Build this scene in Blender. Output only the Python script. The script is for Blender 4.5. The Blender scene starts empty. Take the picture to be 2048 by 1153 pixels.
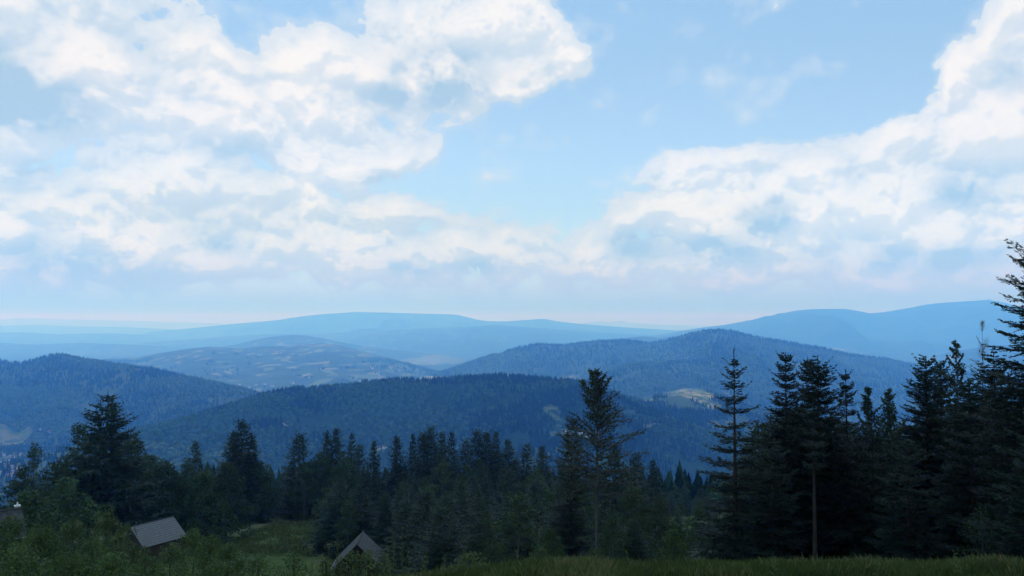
import bpy, math, random
import numpy as np
from mathutils import Vector
R = math.radians
scene = bpy.context.scene
COL = scene.collection

# ------------------------------------------------------------------ camera
HFOV = R(66.0)
PITCH = R(2.5)
F = 1024.0 / math.tan(HFOV / 2)            # focal length in pixels of the 2048 wide photograph
cam_d = bpy.data.cameras.new('camera')
cam_d.sensor_fit = 'HORIZONTAL'
cam_d.angle = HFOV
cam_d.clip_start = 0.1
cam_d.clip_end = 200000.0
cam = bpy.data.objects.new('camera', cam_d)
COL.objects.link(cam)
cam.location = (0, 0, 0)
cam.rotation_euler = (R(90) + PITCH, 0, 0)
scene.camera = cam
scene.view_settings.view_transform = 'Standard'
scene.view_settings.look = 'None'
scene.view_settings.exposure = 0.0
scene.view_settings.gamma = 1.0
scene.view_settings.use_curve_mapping = False
cy = scene.cycles
cy.use_denoising = True
cy.max_bounces = 4
cy.diffuse_bounces = 2
cy.glossy_bounces = 1
cy.transmission_bounces = 2
cy.transparent_max_bounces = 4
cy.volume_bounces = 2
cy.use_adaptive_sampling = True
cy.adaptive_threshold = 0.02


def ray(px, py):
    """Direction through a photograph pixel, scaled so that its forward (y) part is 1."""
    u = (px - 1024.0) / F
    v = (576.5 - py) / F
    yp = math.cos(PITCH) - v * math.sin(PITCH)
    zp = math.sin(PITCH) + v * math.cos(PITCH)
    return u / yp, zp / yp


def at(px, py, Y):
    t, s = ray(px, py)
    return Vector((t * Y, Y, s * Y))


def to_px(x, y, z):
    c, s = math.cos(PITCH), math.sin(PITCH)
    f = y * c + z * s
    up = -y * s + z * c
    return 1024 + F * x / f, 576.5 - F * up / f


# ------------------------------------------------------------------ sky and sun
SUN_EL, SUN_AZ = R(52), R(-25)            # azimuth measured from the view direction, to the left
world = bpy.data.worlds.new("World")
scene.world = world
world.use_nodes = True
NT = world.node_tree
NT.nodes.clear()


class G:
    """Small helper that writes math node trees."""
    def __init__(self, nt):
        self.nt = nt

    def n(self, t, **k):
        nd = self.nt.nodes.new(t)
        for a, b in k.items():
            setattr(nd, a, b)
        return nd

    def put(self, sock, v):
        if isinstance(v, bpy.types.NodeSocket):
            self.nt.links.new(v, sock)
        else:
            sock.default_value = v

    def m(self, op, a, b=0.0, c=None, clamp=False):
        nd = self.n('ShaderNodeMath', operation=op, use_clamp=clamp)
        self.put(nd.inputs[0], a)
        self.put(nd.inputs[1], b)
        if c is not None:
            self.put(nd.inputs[2], c)
        return nd.outputs[0]

    def v(self, op, a, b=(0, 0, 0), c=None):
        nd = self.n('ShaderNodeVectorMath', operation=op)
        self.put(nd.inputs[0], a)
        self.put(nd.inputs[1], b)
        if c is not None:
            self.put(nd.inputs[2], c)
        return nd.outputs['Value'] if op in ('LENGTH', 'DOT_PRODUCT') else nd.outputs[0]

    def ss(self, x, lo, hi, a=0.0, b=1.0):
        nd = self.n('ShaderNodeMapRange', interpolation_type='SMOOTHSTEP')
        self.put(nd.inputs[0], x)
        for i, q in enumerate((lo, hi, a, b)):
            self.put(nd.inputs[i + 1], q)
        return nd.outputs[0]

    def mix(self, f, a, b, mode='MIX'):
        nd = self.n('ShaderNodeMix', data_type='RGBA', blend_type=mode)
        self.put(nd.inputs[0], f)
        self.put(nd.inputs[6], a if isinstance(a, bpy.types.NodeSocket) else (*a, 1))
        self.put(nd.inputs[7], b if isinstance(b, bpy.types.NodeSocket) else (*b, 1))
        return nd.outputs[2]

    def noise(self, vec, scale, detail=4, rough=0.5, dims='3D', dist=0.0, ntype='FBM'):
        nd = self.n('ShaderNodeTexNoise', noise_dimensions=dims)
        nd.noise_type = ntype
        self.put(nd.inputs['Vector'], vec)
        nd.inputs['Scale'].default_value = scale
        nd.inputs['Detail'].default_value = detail
        nd.inputs['Roughness'].default_value = rough
        nd.inputs['Distortion'].default_value = dist
        return nd.outputs[0]

    def voro(self, vec, scale, detail=2, rough=0.5, dims='2D', feature='F1', rand=1.0):
        nd = self.n('ShaderNodeTexVoronoi', voronoi_dimensions=dims, feature=feature)
        self.put(nd.inputs['Vector'], vec)
        nd.inputs['Scale'].default_value = scale
        nd.inputs['Detail'].default_value = detail
        nd.inputs['Roughness'].default_value = rough
        nd.inputs['Randomness'].default_value = rand
        if feature == 'SMOOTH_F1':
            nd.inputs['Smoothness'].default_value = 0.35
        nd.normalize = False
        return nd


def ae(px, py):
    """azimuth and elevation (radians) of a photograph pixel"""
    t, s = ray(px, py)
    return math.atan(t), math.atan2(s, math.hypot(1, t))


# (centre x, centre y, radius x, radius y, weight) of the cloud banks, given as directions of the photograph
CLOUDS = [
    (60, 30, 330, 190, .75), (-160, 150, 300, 230, .8), (210, 25, 120, 90, .5), (40, 190, 160, 90, .5),
    (310, 140, 190, 110, .95), (450, 165, 180, 110, .85), (330, 230, 260, 100, .45), (560, 200, 170, 100, .8),
    (640, 120, 140, 95, 1.0), (770, 95, 190, 130, 1.0), (900, 40, 230, 160, 1.4), (1040, 90, 160, 160, 1.3),
    (1090, 120, 110, 95, .7), (830, 165, 180, 75, .8), (985, 165, 70, 60, .35), (1060, 165, 60, 40, .3),
    (600, 290, 210, 110, .9), (745, 290, 150, 95, .95), (835, 305, 80, 80, .8), (700, 350, 150, 50, .6),
    (40, 420, 260, 130, .95), (200, 440, 190, 120, .8), (400, 375, 170, 65, .85), (430, 460, 190, 100, .95),
    (600, 420, 180, 130, .8), (650, 500, 200, 90, .7), (330, 540, 480, 60, .5), (585, 520, 260, 75, .75), (330, 500, 260, 60, .5), (60, 560, 300, 60, .35),
    (820, 435, 190, 50, .9), (990, 478, 330, 66, .85), (850, 522, 220, 68, 1.0), (1075, 520, 180, 64, 1.0),
    (1190, 490, 190, 70, .8), (1300, 470, 150, 90, .85), (1440, 440, 160, 130, 1.0), (1350, 370, 130, 90, .6),
    (1400, 305, 130, 40, .8), (1530, 320, 200, 70, .9), (1540, 400, 170, 110, .9), (1680, 340, 230, 110, 1.0),
    (1800, 330, 240, 120, 1.0), (1900, 260, 170, 100, .95), (2010, 220, 170, 110, 1.0), (1985, 130, 130, 110, .95),
    (2080, 30, 140, 130, 1.2), (2060, 330, 300, 200, 1.1), (1700, 470, 300, 110, .9), (1950, 480, 300, 110, .9),
    (2300, 200, 300, 400, 1.1), (1740, 185, 190, 75, -1.3), (1860, 165, 60, 50, -.5), (1960, 120, 90, 70, .7), (830, 230, 220, 60, .5), (780, 500, 70, 40, .5), (900, 495, 75, 42, .5), (1060, 495, 75, 42, .5), (1290, 440, 80, 55, .5), (1430, 400, 85, 60, .5), (1520, 340, 70, 55, .5), (250, 310, 640, 420, .50), (1680, 450, 620, 240, .42), (1400, 545, 420, 55, .7), (1850, 560, 420, 55, .6), (900, 570, 500, 40, .35),
]
SHADES = [  # broad dark bases
    (20, 200, 190, 90, 1.0), (-100, 150, 200, 130, .7), (880, 150, 140, 85, 1.0), (800, 195, 150, 42, .8), (790, 360, 150, 22, .5),
    (410, 485, 110, 38, .55), (120, 545, 330, 50, .75), (100, 500, 150, 40, .5), (800, 540, 100, 30, .6), (960, 530, 110, 30, .5),
    (1270, 500, 100, 55, .8), (1430, 505, 120, 55, .8), (1540, 435, 90, 62, .85), (1720, 520, 260, 55, .6), (1930, 370, 120, 55, .8),
    (1960, 520, 170, 40, .6), (2040, 150, 60, 60, .6), (480, 300, 160, 40, .4), (60, 340, 90, 40, .35), (270, 30, 200, 80, .25),
    (1620, 250, 10, 10, .0),
]


def blob_sum(g, vec, lst, power=1.5):
    acc = None
    for (x, y, rx, ry, w) in lst:
        if w == 0:
            continue
        a, e = ae(x, y)
        sx, sy = F / rx * 1.0, F / ry * 1.0
        q = g.v('MULTIPLY_ADD', vec, (sx, sy, 0), (-a * sx, -e * sy, 0))
        l = g.v('DOT_PRODUCT', q, q)
        t = g.m('SUBTRACT', 1.0, l, clamp=True)
        t = g.m('MULTIPLY', t, t)
        acc = g.m('MULTIPLY_ADD', t, w, acc if acc is not None else 0.0)
    return acc


def group_field():
    nt = bpy.data.node_groups.new('cloud_field', 'ShaderNodeTree')
    nt.interface.new_socket('Vector', in_out='INPUT', socket_type='NodeSocketVector')
    nt.interface.new_socket('Density', in_out='OUTPUT', socket_type='NodeSocketFloat')
    g = G(nt)
    gi = g.n('NodeGroupInput')
    go = g.n('NodeGroupOutput')
    p = gi.outputs[0]
    # wispy warp of the directions, then soft banks, then billows on top
    w1 = g.n('ShaderNodeTexNoise', noise_dimensions='2D')
    g.put(w1.inputs['Vector'], p)
    w1.inputs['Scale'].default_value = 9.0
    w1.inputs['Detail'].default_value = 5.0
    w1.inputs['Roughness'].default_value = 0.6
    off = g.v('SUBTRACT', w1.outputs['Color'], (.5, .5, .5))
    pw = g.v('MULTIPLY_ADD', off, (.10, .07, 0), p)
    b = blob_sum(g, pw, CLOUDS)
    b = g.m('MINIMUM', b, 1.25)
    # overhead and behind the viewer: broken cloud cover
    sp = g.n('ShaderNodeSeparateXYZ')
    g.put(sp.inputs[0], p)
    up = g.ss(sp.outputs[1], .40, .62)
    side = g.ss(g.m('ABSOLUTE', sp.outputs[0]), .75, 1.05)
    out = g.m('MAXIMUM', up, side)
    gen = g.m('MULTIPLY', g.ss(g.noise(p, 2.2, 3, .5, '2D'), .42, .62), 1.0)
    b = g.m('ADD', b, g.m('MULTIPLY', out, gen))
    st = g.v('MULTIPLY', p, (1.0, 1.35, 0))
    n1 = g.noise(st, 8.5, 9, .61, '2D', .2)
    wv = g.v('MULTIPLY_ADD', off, (.05, .05, 0), st)
    vv = g.voro(wv, 13.0, 3.0, .5)
    bil = g.m('SUBTRACT', 0.62, vv.outputs['Distance'])
    d = g.m('MULTIPLY_ADD', g.m('SUBTRACT', n1, .5), 2.0, b)
    d = g.m('MULTIPLY_ADD', bil, .80, d)
    n3 = g.noise(st, 27.0, 6, .62, '2D', .2)
    lowc = g.ss(sp.outputs[1], .26, .06)
    d = g.m('MULTIPLY_ADD', g.m('SUBTRACT', n3, .5), g.m('MULTIPLY_ADD', lowc, .65, .28), d)
    g.put(go.inputs[0], d)
    return nt


def build_world():
    g = G(NT)
    tc = g.n('ShaderNodeTexCoord')
    d = g.v('NORMALIZE', tc.outputs['Generated'])
    sp = g.n('ShaderNodeSeparateXYZ')
    g.put(sp.inputs[0], d)
    az = g.m('ARCTAN2', sp.outputs[0], sp.outputs[1])
    el = g.m('ARCSINE', sp.outputs[2])
    cb = g.n('ShaderNodeCombineXYZ')
    g.put(cb.inputs[0], az)
    g.put(cb.inputs[1], el)
    p = cb.outputs[0]
    sky = g.n('ShaderNodeTexSky', sky_type='NISHITA')
    sky.sun_disc = False
    sky.sun_elevation = SUN_EL
    sky.sun_rotation = SUN_AZ
    sky.altitude = 800
    sky.air_density = 1.0
    sky.dust_density = 0.4
    sky.ozone_density = 2.5
    fg = group_field()

    def field(vec):
        nd = g.n('ShaderNodeGroup')
        nd.node_tree = fg
        g.put(nd.inputs[0], vec)
        return nd.outputs[0]
    D = field(p)
    D2 = field(g.v('ADD', p, (-.004, .013, 0)))
    cover = g.ss(D, .30, .45)
    thin = g.m('MULTIPLY', g.ss(D, -.15, .40), .42)
    cover = g.m('MAXIMUM', cover, thin)
    lit = g.m('SUBTRACT', D, D2)                 # density falling towards the light: a sunlit top
    litf = g.ss(g.m('MULTIPLY', lit, g.ss(el, .30, .06, 1.0, 1.5)), -.27, .17)
    sh = blob_sum(g, g.v('MULTIPLY_ADD', g.v('SUBTRACT', g.n('ShaderNodeTexNoise').outputs['Color'], (.5, .5, .5)), (.0, .0, 0), p), SHADES)
    sh = g.m('MULTIPLY', sh, g.ss(g.noise(p, 14, 5, .55, '2D'), .25, .60))
    soft = g.ss(g.noise(g.v('MULTIPLY', p, (1, 1.8, 0)), 4.5, 6, .55, '2D'), .35, .68)
    dark = g.m('MULTIPLY_ADD', g.m('SUBTRACT', 1.0, litf), .35, g.m('MULTIPLY', soft, .13))
    dark = g.m('MULTIPLY_ADD', sh, 1.1, dark, clamp=True)
    white = g.mix(g.ss(D, .4, 1.5), (.72, .85, .98), (.97, 1.0, 1.03))
    ccol = g.mix(dark, white, (.43, .65, .87))
    ccol = g.mix(1.0, ccol, (10, 10, 10), 'MULTIPLY')
    base = g.mix(1.0, sky.outputs[0], SKY_TINT, 'MULTIPLY')
    base = g.mix(.7, base, g.mix(g.ss(el, .02, .40), (4.9, 7.2, 9.6), (3.3, 5.9, 8.9)))
    col = g.mix(cover, base, ccol)
    lowm = g.ss(el, .28, .04)
    col = g.mix(lowm, col, g.mix(1.0, col, (.90, 1.02, 1.03), 'MULTIPLY'))
    far = g.ss(el, .10, -.01, 0.0, .9)
    col = g.mix(far, col, (3.8, 5.5, 7.7))
    col = g.mix(g.ss(el, .055, -.005, 0.0, .85), col, (1.7, 6.1, 8.0))
    bg = g.n('ShaderNodeBackground')
    g.put(bg.inputs[0], col)
    bg.inputs[1].default_value = 0.1
    wo = g.n('ShaderNodeOutputWorld')
    NT.links.new(bg.outputs[0], wo.inputs[0])
    world.cycles.sampling_method = 'MANUAL'
    world.cycles.sample_map_resolution = 512


SKY_TINT = (1.9, 1.95, 1.75)
build_world()

sun_d = bpy.data.lights.new('sun', 'SUN')
sun_d.energy = 4.5
sun_d.angle = R(0.6)
sun_d.color = (1.0, .95, .87)
sun = bpy.data.objects.new('sun', sun_d)
COL.objects.link(sun)
sd = Vector((math.sin(SUN_AZ) * math.cos(SUN_EL), math.cos(SUN_AZ) * math.cos(SUN_EL), math.sin(SUN_EL)))
sun.rotation_euler = sd.to_track_quat('Z', 'Y').to_euler()
sun.location = sd * 100


# ------------------------------------------------------------------ helpers
def tag(o, label=None, cat=None, group=None, kind=None):
    if label:
        o['label'] = label
    if cat:
        o['category'] = cat
    if group:
        o['group'] = group
    if kind:
        o['kind'] = kind
    return o


def np_mesh(name, V, FV, FL=None, attrs=None, smooth=False):
    """V (n,3); FV flat list of corner indices; FL list of loop counts (or an int)"""
    V = np.asarray(V, np.float32).reshape(-1, 3)
    FV = np.asarray(FV, np.int32).ravel()
    if isinstance(FL, (int, np.integer)):
        FL = np.full(len(FV) // FL, FL, np.int32)
    FL = np.asarray(FL, np.int32)
    me = bpy.data.meshes.new(name)
    me.vertices.add(len(V))
    me.vertices.foreach_set('co', V.ravel())
    me.loops.add(len(FV))
    me.loops.foreach_set('vertex_index', FV)
    me.polygons.add(len(FL))
    st = np.zeros(len(FL), np.int32)
    st[1:] = np.cumsum(FL)[:-1]
    me.polygons.foreach_set('loop_start', st)
    me.polygons.foreach_set('use_smooth', np.full(len(FL), smooth))
    me.update(calc_edges=True)
    for k, (dom, arr) in (attrs or {}).items():
        a = me.attributes.new(k, 'FLOAT', dom)
        a.data.foreach_set('value', np.asarray(arr, np.float32))
    return me


def link(name, me, mat, parent=None):
    o = bpy.data.objects.new(name, me)
    if mat and not me.materials:
        me.materials.append(mat)
    COL.objects.link(o)
    if parent:
        o.parent = parent
    return o


def empty(name, loc, rz=0.0, sc=1.0):
    o = bpy.data.objects.new(name, None)
    COL.objects.link(o)
    o.location = loc
    o.rotation_euler = (0, 0, rz)
    o.scale = (sc, sc, sc) if isinstance(sc, (int, float)) else sc
    o.empty_display_size = .3
    return o


def copy_tree(src, loc, rz, sc):
    r = src.copy()
    COL.objects.link(r)
    r.location = loc
    r.rotation_euler = (0, 0, rz)
    r.scale = sc if not isinstance(sc, (int, float)) else (sc, sc, sc)
    for ch in src.children:
        c = ch.copy()
        COL.objects.link(c)
        c.parent = r
        for g2 in ch.children:
            d = g2.copy()
            COL.objects.link(d)
            d.parent = c
    return r


def hashn(ix, iy, seed):
    h = (ix.astype(np.int64) * 374761393 + iy.astype(np.int64) * 668265263 + seed * 974711) & 0xffffffff
    h = ((h ^ (h >> 13)) * 1274126177) & 0xffffffff
    h = h ^ (h >> 16)
    return (h & 0xffffff) / float(0xffffff)


def vnoise(x, y, seed=0):
    x = np.asarray(x, float)
    y = np.asarray(y, float)
    ix, iy = np.floor(x), np.floor(y)
    fx, fy = x - ix, y - iy
    fx = fx * fx * (3 - 2 * fx)
    fy = fy * fy * (3 - 2 * fy)
    a = hashn(ix, iy, seed)
    b = hashn(ix + 1, iy, seed)
    c = hashn(ix, iy + 1, seed)
    d = hashn(ix + 1, iy + 1, seed)
    return (a * (1 - fx) + b * fx) * (1 - fy) + (c * (1 - fx) + d * fx) * fy


def fbm(x, y, seed=0, oct=4, rough=.5):
    s, a, t = 0, 1.0, 0
    for i in range(oct):
        s = s + a * (vnoise(x, y, seed + i * 17) * 2 - 1)
        t += a
        a *= rough
        x = x * 2.03 + 11.3
        y = y * 2.03 + 5.7
    return s / t


# ------------------------------------------------------------------ the land
class Ridge:
    def __init__(self, pts, depth, sf, sb, r, gully, gl, seed):
        """pts: crest silhouette in photograph pixels; depth: number or list of (pixel x, metres)"""
        xs = [p[0] for p in pts]
        if isinstance(depth, (int, float)):
            dd = [float(depth)] * len(pts)
        else:
            dd = list(np.interp(xs, [q[0] for q in depth], [q[1] for q in depth]))
        T, Z = [], []
        for (x, y), D in zip(pts, dd):
            t, s = ray(x, y)
            T.append(t)
            Z.append(s * D)
        self.T, self.Z, self.D = np.array(T), np.array(Z), np.array(dd)
        self.sf, self.sb, self.r, self.gully, self.gl, self.seed = sf, sb, r, gully, gl, seed

    def h(self, X, Y, t):
        zc = np.interp(t, self.T, self.Z, left=self.Z[0] - 900, right=self.Z[-1])
        lo = self.T[0]
        zc = np.where(t < lo, self.Z[0] - (lo - t) * self.D[0] * .25, zc)
        hi = self.T[-1]
        zc = np.where(t > hi, self.Z[-1] - (t - hi) * self.D[-1] * .10, zc)
        D = np.interp(t, self.T, self.D)
        dy = Y - D
        s = np.where(dy < 0, self.sf, self.sb)
        drop = s * (np.sqrt(dy * dy + self.r ** 2) - self.r)
        # spurs and gullies, growing away from the crest so that the skyline stays put
        g = fbm(X / self.gl, Y / (self.gl * 2.6), self.seed, 4, .5)
        g = 1.0 - np.abs(g) * 2.2
        amp = self.gully * np.clip(drop / 120.0, 0, 1)
        fine = fbm(X / (self.gl * .25), Y / (self.gl * .4), self.seed + 5, 3) * self.gully * .12 * np.clip(drop / 40.0, 0, 1)
        return zc - drop + (g - .55) * amp + fine


RIDGES = [
    Ridge([(-600, 652), (-100, 650), (0, 652), (80, 650), (150, 653), (240, 654), (330, 658), (420, 664), (500, 670)], 26000, .10, .12, 1200, 60, 2400, 93),
    Ridge([(-600, 672), (-100, 668), (40, 665), (120, 669), (220, 667), (320, 672), (420, 680)], 17000, .10, .12, 900, 50, 1800, 94),
    Ridge([(-400, 690), (0, 686), (70, 690), (160, 686), (260, 690), (340, 694), (420, 700)], 11500, .10, .12, 700, 40, 1300, 95),
    # near wooded ridge
    Ridge([(150, 905), (230, 880), (290, 866), (330, 856), (400, 836), (450, 822), (500, 803), (560, 786), (600, 781), (640, 777), (690, 775),
           (720, 770), (760, 767), (800, 763), (830, 764), (870, 764), (930, 760), (970, 756), (1000, 754), (1050, 759), (1090, 762),
           (1120, 765), (1180, 772), (1230, 792), (1280, 815), (1340, 840), (1420, 870)],
          [(150, 1500), (300, 1700), (600, 2100), (1000, 2200), (1420, 2000)], .30, .45, 160, 95, 420, 3),
    # its right hand spur with the open fields
    Ridge([(1120, 775), (1180, 785), (1240, 800), (1290, 802), (1340, 790), (1380, 782), (1420, 786), (1450, 797), (1500, 820), (1600, 850),
           (1750, 880), (2048, 900), (2300, 910)], [(1100, 2500), (1400, 2800), (2048, 2400)], .22, .40, 200, 45, 380, 9),
    # left hand hill
    Ridge([(-500, 760), (-250, 745), (-100, 732), (0, 724), (40, 730), (75, 722), (100, 715), (125, 713), (170, 722), (215, 728), (260, 736),
           (300, 741), (350, 752), (430, 769), (500, 785), (560, 808), (640, 850)], [(-500, 3600), (100, 3500), (640, 3100)], .25, .32, 260, 90, 480, 21),
    # right hand hill, front shoulder
    Ridge([(1120, 800), (1180, 765), (1218, 742), (1260, 730), (1300, 727), (1400, 724), (1500, 732), (1620, 748), (1760, 765), (1900, 780), (2300, 800)],
          4100, .28, .3, 300, 50, 500, 33),
    # right hand hill
    Ridge([(790, 780), (830, 762), (880, 747), (930, 731), (980, 713), (1030, 699), (1070, 691), (1100, 691), (1130, 693), (1165, 688), (1200, 684),
           (1250, 682), (1300, 689), (1340, 681), (1380, 669), (1405, 664), (1430, 662), (1460, 664), (1490, 671), (1530, 680), (1570, 686), (1600, 692),
           (1650, 700), (1700, 712), (1780, 722), (1850, 737), (1950, 752), (2100, 765), (2300, 780)],
          [(790, 5200), (1250, 5400), (1430, 4900), (2100, 4700)], .28, .28, 350, 95, 620, 41),
    # hill at the right edge across the valley
    Ridge([(1790, 735), (1830, 722), (1870, 711), (1910, 703), (1950, 697), (2000, 692), (2060, 688), (2300, 690)], 7000, .25, .25, 400, 40, 600, 47),
    Ridge([(1560, 700), (1640, 702), (1700, 706), (1760, 714), (1800, 722), (1850, 732)], 8200, .12, .2, 400, 20, 600, 48),
    # rolling farmland hill
    Ridge([(120, 728), (210, 720), (250, 718), (280, 716), (310, 709), (335, 705), (380, 698), (420, 694), (450, 696), (480, 698), (520, 694),
           (560, 693), (600, 691), (640, 687), (670, 690), (700, 697), (740, 708), (800, 724), (850, 741), (900, 760)],
          [(120, 6200), (450, 6800), (650, 7200), (900, 5600)], .10, .12, 700, 45, 900, 55),
    Ridge([(400, 700), (470, 690), (510, 680), (540, 674), (580, 670), (610, 671), (640, 676), (700, 688), (780, 700)], 9500, .12, .14, 700, 30, 900, 56),
    # foothills right of centre
    Ridge([(1180, 695), (1230, 682), (1260, 675), (1290, 673), (1320, 676), (1350, 672), (1400, 668), (1480, 672), (1600, 690)], 9000, .2, .2, 500, 30, 800, 61),
    # long mountain on the right
    Ridge([(1240, 682), (1280, 676), (1330, 668), (1370, 661), (1400, 656), (1450, 650), (1500, 641), (1530, 634), (1560, 628), (1590, 622), (1620, 619),
           (1660, 618), (1690, 618), (1715, 622), (1740, 627), (1765, 625), (1790, 621), (1820, 616), (1850, 610), (1885, 606), (1920, 604), (1950, 602),
           (1978, 600), (2010, 606), (2048, 616), (2150, 640), (2400, 660)], 13000, .24, .25, 900, 260, 1200, 71),
    # middle distance spurs below the far range
    Ridge([(250, 690), (330, 682), (400, 678), (470, 672), (560, 668), (640, 668), (700, 664), (780, 660), (850, 657), (930, 654), (990, 650),
           (1060, 655), (1150, 662), (1250, 668), (1400, 676)], 14000, .13, .15, 1200, 150, 1500, 75),
    # far range
    Ridge([(300, 664), (370, 658), (430, 652), (480, 647), (530, 643), (560, 640), (590, 635), (620, 631), (655, 628), (690, 626), (715, 624), (740, 625),
           (780, 626), (820, 627), (860, 628), (900, 629), (915, 630), (940, 636), (955, 640), (980, 643), (1015, 643), (1040, 641), (1060, 640), (1080, 638),
           (1095, 639), (1120, 644), (1150, 647), (1180, 650), (1250, 655), (1400, 664)], 19000, .13, .15, 1200, 190, 1700, 81),
    # furthest skyline
    Ridge([(-600, 640), (-200, 638), (0, 640), (35, 637), (70, 637), (110, 639), (170, 640), (230, 641), (300, 643), (380, 645), (450, 648), (600, 652),
           (1100, 652), (1150, 649), (1185, 645), (1200, 643), (1222, 645), (1238, 642), (1245, 642), (1260, 646), (1300, 649), (1400, 652), (1600, 652),
           (2400, 652)], 42000, .10, .10, 1800, 60, 3000, 91),
]

NEAR = np.array([(0, -1.75), (6, -2.75), (12, -4.02), (16.5, -4.95), (19, -5.75), (24, -7.5), (30, -9.35), (60, -19.3), (88, -28.0), (95, -29.2), (110, -31.2),
                 (130, -33.6), (150, -36.9), (200, -48), (260, -64), (340, -86), (450, -120), (700, -205), (1000, -300), (1400, -400), (1800, -470), (60000, -700)])


def land(X, Y, detail=True):
    X = np.asarray(X, float)
    Y = np.asarray(Y, float)
    Ys = np.maximum(Y, .5)
    t = np.clip(X / Ys, -1.2, 1.2)
    base = -400 + 22 * fbm(X / 1500, Y / 1500, 100, 3) + np.clip((Y - 9000) / 20000, 0, 1) * -40
    K = 14.0
    zs = [base]
    for rg in RIDGES:
        zs.append(rg.h(X, Y, t))
    z = np.max(zs, axis=0)
    # near slope the viewer stands on
    zn = np.interp(Y, NEAR[:, 0], NEAR[:, 1])
    und = fbm(X / 35.0, Y / 35.0, 7, 3) * np.clip((Y - 14) / 60, 0, 1) * 1.1
    und = und + fbm(X / 5.0, Y / 5.0, 8, 3) * .10
    und = und + fbm(X / 160.0, Y / 160.0, 12, 3) * np.clip((Y - 200) / 300, 0, 1) * 22
    left = -np.clip(-t - .08, 0, .5) * np.clip((Y - 9) / 10, 0, 1) * 1.4      # ground falls a little faster on the left
    left = left - np.clip(.02 - t, 0, .16) * 2.6 * np.clip((Y - 9) / 8, 0, 1) * np.clip((62 - Y) / 34, 0, 1)
    left = left - .16 * np.clip((Y - 7) / 8, 0, 1) * np.clip((62 - Y) / 34, 0, 1)
    zn = zn + und + left
    zn = zn - np.clip(-t - .40, 0, 1) * np.clip(Y - 150, 0, 2000) * .35
    return np.maximum(z, zn)


def land1(x, y):
    return float(land(np.array([x]), np.array([y]))[0])


rows = np.concatenate([np.linspace(-14, 2.5, 10), np.geomspace(3, 30, 70), np.geomspace(30.6, 1300, 190)[0:], np.geomspace(1310, 9000, 330),
                       np.geomspace(9060, 46000, 170)])
cols = np.linspace(-.98, .98, 1000)
TT, YY = np.meshgrid(cols, rows)
XX = TT * np.maximum(np.abs(YY), 1.0) + TT * 16.0 * np.clip(1 - np.abs(YY) / 400, 0, 1)
ZZ = land(XX, YY)

# which parts of the land can be seen (a small allowance for stepping aside)
ang = ZZ / np.maximum(YY, 1.0)
run = np.maximum.accumulate(np.where(YY > 30, ang, -10), axis=0)


def visible(X, Y, Z, top=18.0):
    t = X / Y
    ci = np.clip(((t + .98) / 1.96 * 999).astype(int), 0, 999)
    ri = np.clip(np.searchsorted(rows, Y) - 3, 0, len(rows) - 1)
    return (Z + top) / Y > run[ri, ci] - .002


# open land: (x, y, radius x, radius y, tilt, near, far, strength) in photograph pixels, limited to a depth range
FIELDS = [
    (20, 870, 55, 28, 0, 1900, 3300, .40), (70, 905, 60, 22, 0, 1700, 3000, .34), (10, 925, 60, 45, 0, 1600, 3000, .34),
    (1102, 823, 17, 12, .2, 1300, 2500, 1.0), (1118, 845, 14, 10, .3, 1300, 2500, .9), (1150, 868, 50, 11, 0, 1200, 2500, 1.0),
    (1286, 798, 22, 6, .1, 2200, 3400, 1.0), (1392, 790, 34, 10, .15, 2300, 3600, 1.0), (1416, 808, 32, 9, .3, 2200, 3600, 1.0),
    (1350, 787, 22, 5, -.1, 2200, 3600, .8), (1440, 850, 28, 10, 0, 1500, 3300, .7), (1305, 852, 26, 4, 0, 1500, 3300, .9), (1370, 862, 12, 6, 0, 1500, 3300, .6),
    (1262, 825, 16, 4, 0, 1500, 3300, .5), (1530, 815, 12, 8, 0, 1500, 3300, .8),
    (1140, 756, 22, 4, 0, 3000, 5200, .9), (865, 757, 26, 4, 0, 2500, 6500, .9), (760, 903, 20, 7, 0, 1000, 1800, .8),
    (1670, 700, 22, 3, 0, 6000, 9500, 1.0), (1905, 716, 14, 4, 0, 4500, 9500, .7), (1180, 648, 0, 0, 0, 0, 1, 0),
    (870, 715, 30, 6, 0, 5500, 12000, .6), (850, 723, 45, 7, 0, 5500, 12000, .7), (905, 722, 26, 6, 0, 5500, 12000, .5),
]
FARM = [  # zones of mixed fields and copses
    (470, 745, 220, 60, 0, 4300, 9500, 1.0), (620, 705, 130, 26, 0, 5500, 9800, 1.0), (330, 712, 90, 14, 0, 5000, 9800, .9), (560, 690, 120, 14, 0, 5500, 11000, .9),
    (690, 745, 120, 22, 0, 4800, 9000, .8), (560, 770, 90, 25, 0, 3800, 7000, 1.0), (150, 690, 260, 26, 0, 6500, 18000, .55), (350, 670, 200, 12, 0, 9000, 20000, .5),
    (800, 680, 220, 24, 0, 9000, 18000, .45), (30, 900, 110, 60, 0, 1500, 3200, .5), (760, 750, 90, 20, 0, 4500, 9000, .6), (1740, 708, 90, 12, 0, 6000, 10000, .5),
    (1400, 800, 90, 22, 0, 2200, 3600, .45), (1900, 712, 60, 10, 0, 6000, 10000, .6),
]


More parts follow.
